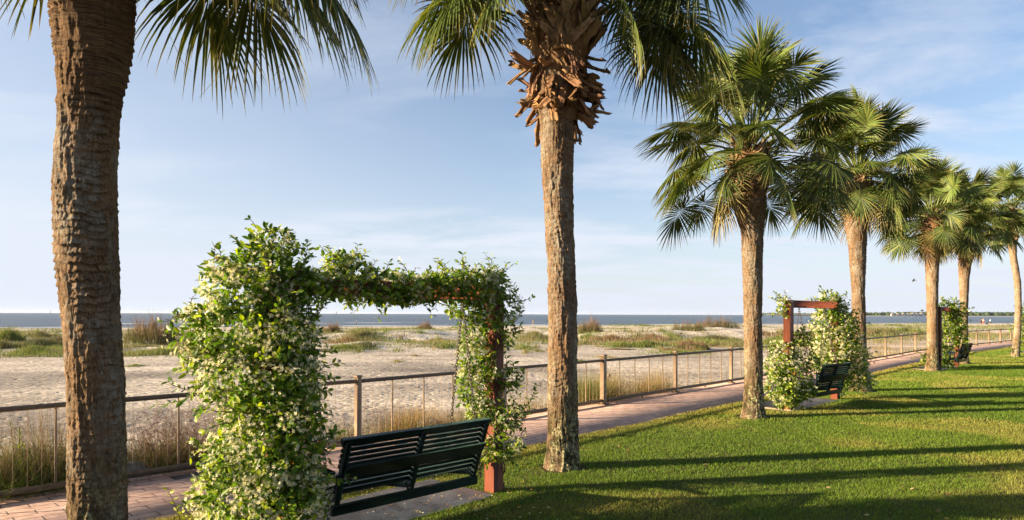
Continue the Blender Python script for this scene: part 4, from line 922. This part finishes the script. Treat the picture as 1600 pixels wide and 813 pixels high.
for i, p in enumerate(PL):
    Z = p['Z']; b = max(p['path']); bx = ((b[1]+b[2])/2-800)*Z/F; org = np.array([bx, Z, 0.]); e = empty('palm_tree', tuple(org), p['lb'], 'palm tree', G)
    trunk(p['path'], Z, m_bark('palm_bark', *p['bark']), e, org, ringp=(.050, .062, .06, .07, .08, .09, .1)[i], amp=(.016, .009, .009, .010, .012, .012, .010)[i], flare=.02, na=(200, 144, 110, 84, 60, 56, 50)[i], res=(.0075, .011, .016, .02, .03, .035, .04)[i], seed=100+i*7, rough=(.72, .9, .7, .7, .6, .6, .5)[i])
    c = apt(p['cr'][0], p['cr'][1], Z)
    top = min(p['path']); tz = apt((top[1]+top[2])/2, top[0], Z); tr = (top[2]-top[1])/2*Z/F/math.hypot(1, ((top[1]+top[2])/2-800)/F)
    if i == 0:
        core(e, org, c, tz[2]-.05, c[2]+.2, tr*.98, tr*.9, M['boot']); boots(e, org, c, tz[2]-.05, c[2]+.1, .33, .36, 40, 5, .3)
        ex = [(.2, .0, -8, 0, .85, .85, .5, 1.), (.2, .05, -24, -8, .6, .85, .55, .9), (.2, .0, 12, -12, .80, .85, .55, 1.1), (.2, .0, 24, -4, 1.0, .85, .55, .95), (.2, .0, 50, -14, .7, .85, .6, .8), (.1, .05, 80, -6, .8, .85, .6, .8), (-.1, .1, 190, -8, .45, .78, .5, 1.), (-.1, .15, 160, -8, .5, .8, .5, .9)]
        crown(e, org, c, 28, .85, .85, 12, 82, 21, ex, nseg=64, tonek=1.1)
    elif i == 1:
        z0 = apt(870, 185, Z)[2]; core(e, org, c, z0-.05, c[2]+.15, .20, .36, M['boot'])
        boots(e, org, c, z0+.02, c[2]+.1, .20, .42, 330, 9, .32, 'shaggy', 1.05)
        ex = [(.25, -.25, -8, -8, 1.0, .98, .55, .9), (.25, -.35, 10, -24, .95, .95, .55, .7), (.25, -.1, -25, 2, 1.15, 1.0, .5, 1.), (.25, -.2, 30, -10, 1.0, .98, .6, .75), (.2, -.3, -45, -25, .7, .85, .6, .9), (.3, -.40, 0, -16, 1.0, .9, .5, .65),  (.3, -.3, -18, -20, 1.25, .9, .6, .7), (-.25, -.05, 175, -4, 1.0, 1.0, .5, 1.1), (-.25, -.1, 195, -10, .9, 1.0, .5, 1.1), (-.25, -.1, 155, -14, .9, .95, .5, .9), (-.25, .0, 210, 5, 1.1, 1., .5, 1.1), (-.2, -.1, 225, -18, .7, .85, .5, 1.)]
        crown(e, org, c, 26, 1.0, .92, 6, 82, 23, ex, nseg=62, tonek=1.1)
    else:
        zb = tz[2]-.02; sc_ = (0, 0, 1.0, 1.0, 1.0, 1.0, 1.0)[i]
        core(e, org, c, zb-.05, c[2]+.1, tr*.95, (.38, .38, .33, .33, .31, .31, .29)[i], M['boot']); boots(e, org, c, zb, c[2]+.12, tr*1.0, .40, (0, 0, 90, 70, 50, 50, 40)[i], 11+i, .20, 'tidy', .9)
        par = {2: (74, 1.12, .80, -24, 88, 31), 3: (66, 1.02, .80, -22, 88, 37), 4: (58, 1.0, .82, -24, 86, 41), 5: (58, 1.06, .84, -20, 86, 47), 6: (50, 1.05, .84, -28, 86, 53)}[i]
        dead = [(0, -.15, float(rng.uniform(0, 360)), float(rng.uniform(-60, -25)), .7, .75, .7, np.array([2.6, 1.45, 2.2])*rng.uniform(.7, 1.1)) for _ in range(2 if i == 2 else 4)]
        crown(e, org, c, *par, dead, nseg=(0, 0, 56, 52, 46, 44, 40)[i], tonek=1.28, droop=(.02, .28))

# ------------------------------------------------------------------ railing
fe = empty('railing', (FP[3][0], FP[3][1], 0), 'long tan metal railing with shade-dark top rail and thin wires between walkway and beach', 'railing'); fo = np.array([FP[3][0], FP[3][1], 0])
RH = .955; i0, i1 = -7, 30
thick = {0, 9, 15, -7}
def P3(s, z, off=0.): q = fpt(s, off); return np.array([q[0], q[1], z])-fo
for i in range(i0, i1+1):
    s = S0+i*BAY; p = P3(s, 0, 0); t = P3(s+.3, 0)-P3(s-.3, 0); t = nrm(t); yv = np.array([-t[1], t[0], 0]); wd = .108 if i in thick else .080
    mb = MB(); hh = RH+(.075 if i in thick else .035)
    mb.box(p+np.array([0, 0, hh/2]), (wd, wd, hh), t, yv); mb.box(p+np.array([0, 0, hh+.011]), (wd+.02, wd+.02, .022), t, yv); ob = mb.build('post', M['rail'], fe)
    mb = MB(); mb.box(p+np.array([0, 0, .018]), (wd+.075, wd+.075, .022), t, yv)
    for a in (-1, 1):
        for b in (-1, 1): mb.tube([p+t*a*(wd/2+.022)+yv*b*(wd/2+.022)+np.array([0, 0, .02]), p+t*a*(wd/2+.022)+yv*b*(wd/2+.022)+np.array([0, 0, .042])], .007, 6)
    pb = mb.build('base_plate', M['railtop'], ob)
    if i == i1: continue
    s2 = s+BAY; q = P3(s2, 0, 0); L = np.linalg.norm(q-p)-wd; c = (p+q)/2; t = nrm(q-p); yv = np.array([-t[1], t[0], 0])
    mb = MB(); mb.box(c+np.array([0, 0, RH-.028]), (L, .07, .05), t, yv); mb.build('top_rail', M['railtop'], fe)
    mb = MB(); mb.box(c+np.array([0, 0, .085]), (L, .05, .06), t, yv)
    mb.box(c+np.array([0, 0, .03]), (.03, .03, .06), t, yv); mb.build('bottom_rail', M['railtop'], fe)
    if i < 14:
        for j in range(1, 5):
            mb = MB(); z0, z1 = .114, RH-.052; cc = p+(q-p)*j/5+np.array([0, 0, (z0+z1)/2]); mb.box(cc, (.020, .020, z1-z0), t, yv); mb.build('baluster', M['rail'], fe)
    mb = MB(); sub = 5 if i < 8 else 3
    for j in range(5*sub):
        if j % sub == 0 and i < 14: continue
        cc = p+(q-p)*j/(5*sub); wv = .0016 if i < 2 else .002
        V = []
        for zz_ in (.114, RH-.052):
            for a, b in ((-1, -1), (1, -1), (1, 1), (-1, 1)): V.append(cc+t*a*wv+yv*b*wv+np.array([0, 0, zz_]))
        mb.add(V, None, [[0, 1, 5, 4], [1, 2, 6, 5], [2, 3, 7, 6], [3, 0, 4, 7]])
    mb.build('wire_infill', M['rail'], fe)
mb = MB(); mb.tube([P3(S0, .62, -.075)+np.array([.03, 0, 0]), P3(S0, .62, -.11)+np.array([.05, 0, 0])], .028, 8); mb.build('latch', M['railtop'], fe)

# ------------------------------------------------------------------ small things
lt = MB(); n_ = 420; a_, b_ = ARCH[0]; u_, nn_, L_ = arch_frame(a_, b_); t_ = rng.normal(2.1, .7, n_); d_ = rng.normal(.1, .55, n_)
x_ = a_[0]+u_[0]*t_+nn_[0]*d_; y_ = a_[1]+u_[1]*t_+nn_[1]*d_; P_ = np.stack([x_, y_, np.full(n_, .026)], 1); A_x = rng.normal(size=(n_, 3))*np.array([1, 1, .15])
scatter(lt, LT, LF, P_, A_x, np.array([0, 0, 1])+rng.normal(0, .35, (n_, 3)), rng.uniform(.012, .040, n_), np.array([(.30, .17, .06), (.20, .12, .05), (.75, .68, .45), (.36, .26, .08)])[rng.integers(0, 4, n_)])
x_ = rng.uniform(0, 9, 260); y_ = rng.uniform(6, 16, 260); P_ = np.stack([x_, y_, np.full(260, .028)], 1)
scatter(lt, LT, LF, P_, rng.normal(size=(260, 3))*np.array([1, 1, .2]), np.array([0, 0, 1])+rng.normal(0, .4, (260, 3)), rng.uniform(.02, .06, 260), np.array([(.32, .2, .08), (.22, .13, .06), (.4, .3, .14)])[rng.integers(0, 3, 260)])
tag(lt.build('leaf_litter', M['dune']), 'small fallen leaves and petals scattered on the lawn and pad', 'leaf litter', kind='stuff')
def rock(x, y, z, s, label, seed):
    bm = bmesh.new(); bmesh.ops.create_icosphere(bm, subdivisions=4, radius=1)
    r = np.random.default_rng(seed); pl = nrm(r.normal(size=(11, 3))); dd = r.uniform(.62, .9, 11)
    for v in bm.verts:
        c = np.array(v.co)
        for n_, d_ in zip(pl, dd):
            k = c@n_
            if k > d_: c = c-n_*(k-d_)
        c = c*(1+.05*(float(fbm(c[0]*4, c[1]*4, c[2]*4, 3, seed))-.4)); v.co = c*np.array(s)
    me = bpy.data.meshes.new('rock'); bm.to_mesh(me); bm.free(); me.materials.append(M['rock']); o = bpy.data.objects.new('rock', me); COL.objects.link(o)
    o.location = (x, y, z); o.rotation_euler = (0, 0, seed); return tag(o, label, 'rock', 'grey rocks behind the railing')
def sea_side(px, off): s = s_of_px(px); q = fpt(s, off); return q[0], q[1]
x, y = sea_side(212, .42); rock(x, y, -.10, (.22, .2, .26), 'grey rock behind the railing immediately right of the nearest palm trunk', 3)
x, y = sea_side(496, .38); rock(x, y, -.06, (.24, .22, .30), 'dark rock behind the railing just right of the flowering column', 4)
x, y = sea_side(690, .75); rock(x, y, -.22, (.38, .3, .34), 'pale rock among golden grass just left of the right arch post', 6)
x, y = sea_side(55, .5); rock(x, y, -.3, (.3, .26, .3), 'low dark rock among weeds left of the nearest palm', 8)

# leafy weeds standing up behind the railing
def weed(px, off, h, label, n=3, ls=.06, seed=0):
    x, y = sea_side(px, off); z = float(beach_z(x, y)); e = empty('tall_weed', (x, y, z), label, 'plant', 'leafy weeds behind the railing'); lm, sm = MB(), MB()
    for k in range(n):
        a = rng.uniform(0, 6.28); ln = h*rng.uniform(.75, 1.05); tip = np.array([math.cos(a)*.10*k, math.sin(a)*.10*k, ln]); t = np.linspace(0, 1, 8)
        C = np.outer(t, tip)+np.outer(t*(1-t)*.12, [math.sin(a), math.cos(a), 0]); sm.tube(C, np.linspace(.006, .003, 8), 5)
        m_ = 60; tt = rng.uniform(.30, 1, m_); pp = np.stack([np.interp(tt, t, C[:, q]) for q in range(3)], 1); aa = rng.uniform(0, 6.28, m_)
        ax = np.stack([np.cos(aa), np.sin(aa), rng.uniform(.5, 1.3, m_)], 1); scatter(lm, LT, LF, pp, ax, nrm(np.stack([-np.cos(aa), -np.sin(aa), np.ones(m_)], 1)), ls*rng.uniform(.6, 1.1, m_)*(1.1-.5*tt), leafcol(m_, .5)*1.1)
    lm.build('foliage', M['vine_leaf'], e); sm.build('stem', M['twig'], e)
weed(52, .6, 1.10, 'tallest leafy green weed behind the railing, left of the nearest palm', 3)
weed(38, .55, .9, 'shorter leafy weed at the left edge, behind the railing beside the tallest weed', 2)
weed(82, .6, .75, 'low leafy weed almost touching the nearest palm trunk on its left, behind the railing', 3)
weed(535, .5, .5, 'small leafy weed behind the railing above the left end of the nearest swing', 3)
weed(226, .45, .62, 'leafy weed behind the railing just right of the nearest palm trunk', 3)

# young vine suckers by the walkway at the bottom left
def sucker(px, py, tip, label):
    b = gpt(px, py, 0); t = apt(*tip, b[1]); e = empty('vine_sucker', tuple(b), label, 'plant', 'young shoots at the walkway edge'); lm, sm = MB(), MB()
    tt = np.linspace(0, 1, 9); C = np.outer(tt, t-b)+np.outer(tt*(1-tt)*.12, [1, 0, 0]); sm.tube(C, np.linspace(.005, .0025, 9), 5)
    m_ = 9; q = np.linspace(.45, 1, m_); pp = np.stack([np.interp(q, tt, C[:, k]) for k in range(3)], 1); ax = nrm(np.stack([np.where(np.arange(m_) % 2, 1, -1)*1., rng.normal(0, .4, m_), np.full(m_, .6)], 1))
    scatter(lm, LT, LF, pp, ax, nrm(rng.normal(0, .5, (m_, 3))+np.array([0, -.6, .8])), .055*rng.uniform(.6, 1.1, m_), np.tile([[.30, .33, .03]], (m_, 1))*rng.uniform(.8, 1.1, (m_, 1)))
    lm.build('foliage', M['vine_leaf'], e); sm.build('stem', M['vinewood'], e)
sucker(287, 845, (262, 765), 'thin yellow green shoot at the walkway edge, the taller one left of the vine column')
sucker(300, 845, (282, 797), 'short yellow green shoot beside the taller shoot at the walkway edge')

# grate on the walkway
g = gpt(296, 744); mb = MB(); mb.box((0, 0, .008), (.36, .16, .01))
for k in range(9): mb.box((-.15+k*.0375, 0, .016), (.014, .13, .006))
o = mb.build('drain_grate', m_plain('grate', (.10, .085, .075), .5, .5)); o.location = (g[0], g[1], 0); o.rotation_euler = (0, 0, math.atan2(U[1], U[0])); tag(o, 'small metal drain grate set in the brick walkway near the railing', 'drain')
# driftwood on the sand
x, y, z = on_beach(968, 547); mb = MB(); mb.tube([(-1.0, 0, .05), (-.3, .05, .08), (.5, 0, .06), (1.1, .1, .07)], [.03, .05, .045, .02], 7); o = mb.build('driftwood', M['twig']); o.location = (x, y, z); tag(o, 'reddish stick of driftwood lying on open sand', 'driftwood')
x, y, z = on_beach(1066, 506.5); mb = MB(); mb.tube([(-3, 0, .1), (-1, .2, .35), (1.2, 0, .3), (3, .3, .05)], [.1, .22, .2, .08], 7); o = mb.build('driftwood', M['twig']); o.location = (x, y, z); tag(o, 'dark driftwood trunk lying far off at the waterline', 'driftwood')

# ------------------------------------------------------------------ people on the far sand
def mat_c(n, c): return m_plain(n, c, .8, .2, .1)
def person(px, py, label, shirt, legs, hair, stride=.18, lean=0., face=0., h=1.72, crouch=False):
    x, y, z = on_beach(px, py); e = empty('person', (x, y, z), label, 'person'); e.rotation_euler = (0, 0, face); k = h/1.72
    J = {'pel': (0, 0, .92), 'wa': (0, .0, 1.08), 'ch': (0, lean*.3, 1.32), 'nk': (0, lean*.5, 1.46), 'hd': (0, lean*.55+.01, 1.62), 'top': (0, lean*.55, 1.70)}
    for s, n in ((-1, 'l'), (1, 'r')):
        J['hip'+n] = (s*.09, 0, .90); J['kn'+n] = (s*.10, s*stride*.5+.03, .49); J['an'+n] = (s*.10, s*stride, .08); J['to'+n] = (s*.11, s*stride+.16, .03)
        J['sh'+n] = (s*.18, lean*.4, 1.40); J['el'+n] = (s*.24, lean*.4-s*stride*.4, 1.13); J['wr'+n] = (s*.24, lean*.4-s*stride*.8+.08, .90); J['ha'+n] = (s*.24, lean*.4-s*stride*.9+.10, .82)
    E = [('pel', 'wa'), ('wa', 'ch'), ('ch', 'nk'), ('nk', 'hd'), ('hd', 'top')]
    for n in 'lr': E += [('pel', 'hip'+n), ('hip'+n, 'kn'+n), ('kn'+n, 'an'+n), ('an'+n, 'to'+n), ('ch', 'sh'+n), ('sh'+n, 'el'+n), ('el'+n, 'wr'+n), ('wr'+n, 'ha'+n)]
    rad = {'pel': .13, 'wa': .12, 'ch': .14, 'nk': .055, 'hd': .10, 'top': .07, 'hip': .09, 'kn': .06, 'an': .04, 'to': .035, 'sh': .06, 'el': .042, 'wr': .03, 'ha': .04}
    def grow(keys, inflate, name, mat):
        ks = [q for q in J if q in keys]; me = bpy.data.meshes.new(name); ix = {q: i for i, q in enumerate(ks)}
        me.from_pydata([tuple(np.array(J[q])*k) for q in ks], [(ix[a], ix[b]) for a, b in E if a in ix and b in ix], []); o = bpy.data.objects.new(name, me); COL.objects.link(o)
        o.modifiers.new('s', 'SKIN')
        for q in ks:
            r_ = (rad.get(q) or rad[q[:-1]])*k+inflate; me.skin_vertices[0].data[ix[q]].radius = (r_, r_*.85)
        me.skin_vertices[0].data[0].use_root = True
        sb = o.modifiers.new('b', 'SUBSURF'); sb.levels = 1; sb.render_levels = 1
        dg = bpy.context.evaluated_depsgraph_get(); m2 = bpy.data.meshes.new_from_object(o.evaluated_get(dg)); bpy.data.objects.remove(o)
        m2.materials.clear(); m2.materials.append(mat); o2 = bpy.data.objects.new(name, m2); COL.objects.link(o2); o2.parent = e
        for p_ in m2.polygons: p_.use_smooth = True
        return o2
    grow(set(J), 0, 'body', M['skin'])
    grow({'wa', 'ch', 'shl', 'shr', 'ell', 'elr', 'pel'}, .018, 'shirt', mat_c('cloth', shirt)); grow({'pel', 'hipl', 'hipr', 'knl', 'knr'}, .022, 'trousers', mat_c('cloth', legs))
    mb = MB(); t = np.array(J['hd'])*k; bm = bmesh.new(); bmesh.ops.create_icosphere(bm, subdivisions=2, radius=.112*k)
    bmesh.ops.delete(bm, geom=[v for v in bm.verts if v.co.z < -.02*k and v.co.y > -.03], context='VERTS'); me = bpy.data.meshes.new('hair'); bm.to_mesh(me); bm.free(); me.materials.append(mat_c('hair', hair)); o = bpy.data.objects.new('hair', me); COL.objects.link(o); o.parent = e; o.location = t+np.array([0, -.01, .035])
person(557, 509, 'walker in dark clothes with a white cap at the waterline, framed by the nearest arch', (.05, .05, .06), (.06, .05, .05), (.75, .75, .75), .22, .1, R(-80))
person(833, 508, 'person in tan clothes standing at the water just right of the nearest arch', (.42, .30, .12), (.34, .22, .12), (.10, .06, .03), .1, 0, R(90))
person(997.5, 506.5, 'person in black, left one of the pair between the second and third palms', (.02, .02, .025), (.03, .03, .03), (.02, .015, .01), .1)
person(1002.3, 506.5, 'person in bright blue top, right one of the pair between second and third palms', (.06, .28, .62), (.04, .05, .08), (.05, .03, .02), .1)
person(1533.5, 508.3, 'person in dark clothes, leftmost of the group on the sand left of the last palm', (.02, .02, .03), (.03, .03, .03), (.02, .015, .01), .12)
person(1537, 508, 'person in pale top and red shorts beside the dark dressed one near the last palm', (.6, .5, .45), (.4, .08, .06), (.3, .18, .08), .12)
person(1547.8, 508, 'person in a pale blue top, rightmost of the group left of the last palm', (.30, .55, .65), (.05, .05, .06), (.04, .03, .02), .2, .1, R(80))
def dog(px, py, label, face):
    x, y, z = on_beach(px, py); e = empty('dog', (x, y, z), label, 'dog'); e.rotation_euler = (0, 0, face)
    J = {'hip': (-.28, 0, .52), 'mid': (0, 0, .50), 'ch': (.26, 0, .50), 'nk': (.42, 0, .66), 'hd': (.52, 0, .74), 'mz': (.68, 0, .70), 't1': (-.42, 0, .56), 't2': (-.58, 0, .70)}
    E = [('hip', 'mid'), ('mid', 'ch'), ('ch', 'nk'), ('nk', 'hd'), ('hd', 'mz'), ('hip', 't1'), ('t1', 't2')]; rad = {'hip': .12, 'mid': .11, 'ch': .14, 'nk': .08, 'hd': .085, 'mz': .04, 't1': .03, 't2': .015}
    for s in (-1, 1):
        a = 'b%d' % s; J[a+'h'] = (-.28, s*.09, .45); J[a+'k'] = (-.20, s*.10, .32); J[a+'c'] = (-.36, s*.10, .18); J[a+'p'] = (-.32, s*.10, .02); E += [('hip', a+'h'), (a+'h', a+'k'), (a+'k', a+'c'), (a+'c', a+'p')]
        c = 'f%d' % s; J[c+'h'] = (.26, s*.09, .40); J[c+'k'] = (.26, s*.09, .22); J[c+'p'] = (.30+.06*s, s*.09, .02); E += [('ch', c+'h'), (c+'h', c+'k'), (c+'k', c+'p')]
        rad.update({a+'h': .08, a+'k': .05, a+'c': .028, a+'p': .03, c+'h': .06, c+'k': .035, c+'p': .032})
    ks = list(J); ix = {q: i for i, q in enumerate(ks)}; me = bpy.data.meshes.new('body'); me.from_pydata([J[q] for q in ks], [(ix[a], ix[b]) for a, b in E], []); o = bpy.data.objects.new('body', me); COL.objects.link(o); o.modifiers.new('s', 'SKIN')
    for q in ks: me.skin_vertices[0].data[ix[q]].radius = (rad[q], rad[q])
    o.modifiers.new('b', 'SUBSURF').levels = 1
    m2 = bpy.data.meshes.new_from_object(o.evaluated_get(bpy.context.evaluated_depsgraph_get())); bpy.data.objects.remove(o); m2.materials.clear(); m2.materials.append(mat_c('fur', (.025, .02, .018))); o2 = bpy.data.objects.new('body', m2); COL.objects.link(o2); o2.parent = e
    mb = MB()
    for s in (-1, 1): mb.add([(.48, s*.05, .80), (.54, s*.06, .79), (.50, s*.07, .88), (.49, s*.085, .78)], [[0, 1, 2], [1, 3, 2], [3, 0, 2]])
    mb.build('ears', mat_c('fur', (.02, .015, .012)), e)
dog(854.5, 507.5, 'dark dog at the waterline next to the shaggy palm trunk', R(180)); dog(1542.5, 508.6, 'dark dog on the sand within the group of people left of the last palm', R(20))

# bird in flight
p = apt(1427.5, 438, 38); e = empty('bird', tuple(p), 'dark bird in flight over the sea to the right', 'bird'); mb = MB()
mb.tube([(-.13, 0, 0), (-.06, 0, .0), (.04, 0, .005), (.09, 0, .012), (.125, 0, .008)], [.012, .032, .034, .022, .005], 8); mb.add([(-.12, -.015, 0), (-.12, .015, 0), (-.22, .05, 0), (-.22, -.05, 0)], None, [[0, 1, 2, 3]]); fur = mat_c('feathers', (.05, .045, .045)); mb.build('body', fur, e)
for s in (-1, 1):
    mb = MB(); mb.add([(.05, s*.02, .02), (-.05, s*.02, .02), (.06, s*.15, .06), (-.05, s*.15, .05), (.0, s*.28, .02), (-.06, s*.27, .015), (-.02, s*.35, -.01)], [[4, 5, 6]], [[0, 1, 3, 2], [2, 3, 5, 4]]); mb.build('wing', fur, e)
e.rotation_euler = (R(20), R(-10), R(160)); e.scale = (.72, .72, .72)

# channel markers
def marker(px, hgt, Z, label, col):
    x = (px-800)*Z/F; e = empty('channel_marker', (x, Z, -1), label, 'marker'); mb = MB()
    for a in range(3): mb.tube([(1.6*math.cos(a*2.1), 1.6*math.sin(a*2.1), -1), (.2*math.cos(a*2.1), .2*math.sin(a*2.1), hgt*.7)], .16, 6)
    mb.tube([(0, 0, hgt*.65), (0, 0, hgt)], .3, 8); mb.build('pile', M['twig'], e); mb = MB(); mb.box((0, 0, hgt*.85), (1.8, .3, 1.8)); mb.build('board', mat_c('board', col), e)
marker(79, 7.5, 1500, 'dark navigation marker on the horizon just left of the nearest palm', (.05, .05, .05)); marker(525.5, 6.0, 1400, 'red navigation marker on the horizon left of centre, inside the arch', (.5, .06, .04))

# ------------------------------------------------------------------ far shore
def shore_pts(a, b, Z): return (a-800)*Z/F, (b-800)*Z/F
ZL = 2100.
mb = MB(); x0, x1 = shore_pts(1345, 2100, ZL); n = 60; t = np.linspace(0, 1, n); xs_ = x0+(x1-x0)*t; fr_ = ZL+30*np.sin(t*9)-25*(1-t)
V = np.concatenate([np.stack([xs_, fr_, np.full(n, -1.3)], 1), np.stack([xs_, fr_+25, np.full(n, .8)], 1), np.stack([xs_, fr_+600, np.full(n, 2.)], 1), np.stack([xs_, fr_+900, np.full(n, -1.3)], 1)])
Q = np.concatenate([np.stack([np.arange(n-1)+k*n, np.arange(n-1)+k*n+1, np.arange(n-1)+(k+1)*n+1, np.arange(n-1)+(k+1)*n], 1) for k in range(3)])
mb.add(V, None, Q); tag(mb.build('far_shore', M['shore'], smooth=True), kind='structure')
def wood(x0, x1, Z, n, h0, h1, name, label, depth=250):
    mb = MB(); bm = bmesh.new(); bmesh.ops.create_icosphere(bm, subdivisions=2, radius=1); TV = np.array([v.co[:] for v in bm.verts]); TF = np.array([[v.index for v in f.verts] for f in bm.faces]); bm.free()
    for i in range(n):
        x = rng.uniform(x0, x1); y = Z+rng.random()**1.5*depth; h = rng.uniform(h0, h1)*(.8+.5*vn(x/70, 3, 0, 6)); r = h*rng.uniform(.35, .6)
        k = 1+.5*(fbm(TV[:, 0]*2+i, TV[:, 1]*2, TV[:, 2]*2, 3, 2)-.45); V = TV*k[:, None]*np.array([r, r, h*.55])+np.array([x, y, h*.48]); mb.add(V, TF, None, np.tile(np.array([[.035, .055, .022]])*rng.uniform(.7, 1.3), (len(V), 1)))
    return tag(mb.build(name, M['woodland']), label, 'woodland', kind='stuff')
wood(x0, x1, ZL+55, 1500, 7, 12.5, 'far_woodland', 'low band of dark trees along the far shore on the right')
xa, xb = shore_pts(1196, 1400, 5600.); wood(xa, xb, 5600, 420, 9, 17, 'distant_woodland', 'thin faint line of trees far out on the horizon behind the second arch', 200)
mb = MB(); mb.add([(xa, 5580, -1.2), (xb, 5580, -1.2), (xb, 5600, 4), (xa, 5600, 4), (xb, 5900, 2), (xa, 5900, 2)], None, [[0, 1, 2, 3], [3, 2, 4, 5]]); tag(mb.build('distant_shore', M['shore']), kind='structure')
HS = [(1396, 4.5, 'leftmost small white house'), (1404.5, 6, 'wide low white house, second from the left'), (1413, 5, 'white house third from the left'), (1420, 5.5, 'long white house in the middle'), (1428, 6.5, 'tall white house right of the middle'), (1434, 6, 'pale house second from the right end'), (1441.5, 8, 'widest white house at the right end')]
for i, (px, wpx, lb) in enumerate(HS):
    Z = ZL+8; x = (px-800)*Z/F; wd = wpx*Z/F*.78; hg = (5.5, 5, 6.5, 5.2, 7.5, 6.2, 7.)[i]
    e = empty('beach_house', (x, Z, .3), lb+' in the group on the far shore', 'house', 'white houses on the far shore'); mb = MB(); mb.box((0, 5, hg/2), (wd, 10, hg)); mb.build('wall', M['housewall'], e)
    mb = MB(); q = wd/2+.5; mb.add([(-q, -.5, hg), (q, -.5, hg), (q, 10.5, hg), (-q, 10.5, hg), (-q*.6, 5, hg+2.6), (q*.6, 5, hg+2.6)], [[0, 4, 3], [1, 2, 5]], [[0, 1, 5, 4], [3, 4, 5, 2], [0, 3, 2, 1]]); mb.build('roof', M['houseroof'], e)
    for k in (-.3, 0, .3): mb = MB(); mb.box((k*wd, -.05, hg*.55), (wd*.13, .2, 1.6)); mb.build('window', M['glass'], e)
Z = ZL+300; x = (1515-800)*Z/F; e = empty('water_tower', (x, Z, 0), 'white water tower rising above the trees of the far shore', 'water tower'); mb = MB(); mb.tube([(0, 0, 0), (0, 0, 15)], [1.6, 1.2], 12); mb.build('column', M['housewall'], e)
mb = MB(); t = np.linspace(0, np.pi, 10); mb.tube(np.stack([t*0, t*0, 17.5-3*np.cos(t)], 1), 3.6*np.sin(t)+.05, 18); mb.build('tank', M['housewall'], e, smooth=True)
Z = ZL+60; x = (1441-800)*Z/F; e = empty('pine_tree', (x, Z, 0), 'lone tall pine standing above the far white houses', 'tree'); mb = MB(); mb.tube([(0, 0, 0), (0, 0, 17)], [.5, .2], 6); mb.build('trunk', M['twig'], e)
mb = MB(); nb = 500; P = rng.normal(0, 1, (nb, 3))*np.array([1.9, 1.9, 1.4])+np.array([0, 0, 17]); blades(mb, P, np.full(nb, .9), np.full(nb, .7), rng.uniform(.5, 1.5, nb), np.tile([[.05, .075, .03]], (nb, 1))); mb.build('crown', M['woodland'], e)

# ------------------------------------------------------------------ air
mb = MB(); q = 15000.; z0, z1 = -4.8, 24.
mb.add([(-q, -q, z0), (q, -q, z0), (q, q, z0), (-q, q, z0), (-q, -q, z1), (q, -q, z1), (q, q, z1), (-q, q, z1)], None, [[3, 2, 1, 0], [4, 5, 6, 7], [0, 1, 5, 4], [1, 2, 6, 5], [2, 3, 7, 6], [3, 0, 4, 7]])
hm = bpy.data.materials.new('haze'); hm.use_nodes = True; ht = hm.node_tree; ht.nodes.clear()
hv = ht.nodes.new('ShaderNodeVolumePrincipled'); ho = ht.nodes.new('ShaderNodeOutputMaterial'); ht.links.new(hv.outputs[0], ho.inputs['Volume'])
hv.inputs['Color'].default_value = (.80, .88, 1, 1); hv.inputs['Density'].default_value = .00003; hv.inputs['Anisotropy'].default_value = 0.2
tag(mb.build('haze', hm), kind='stuff')
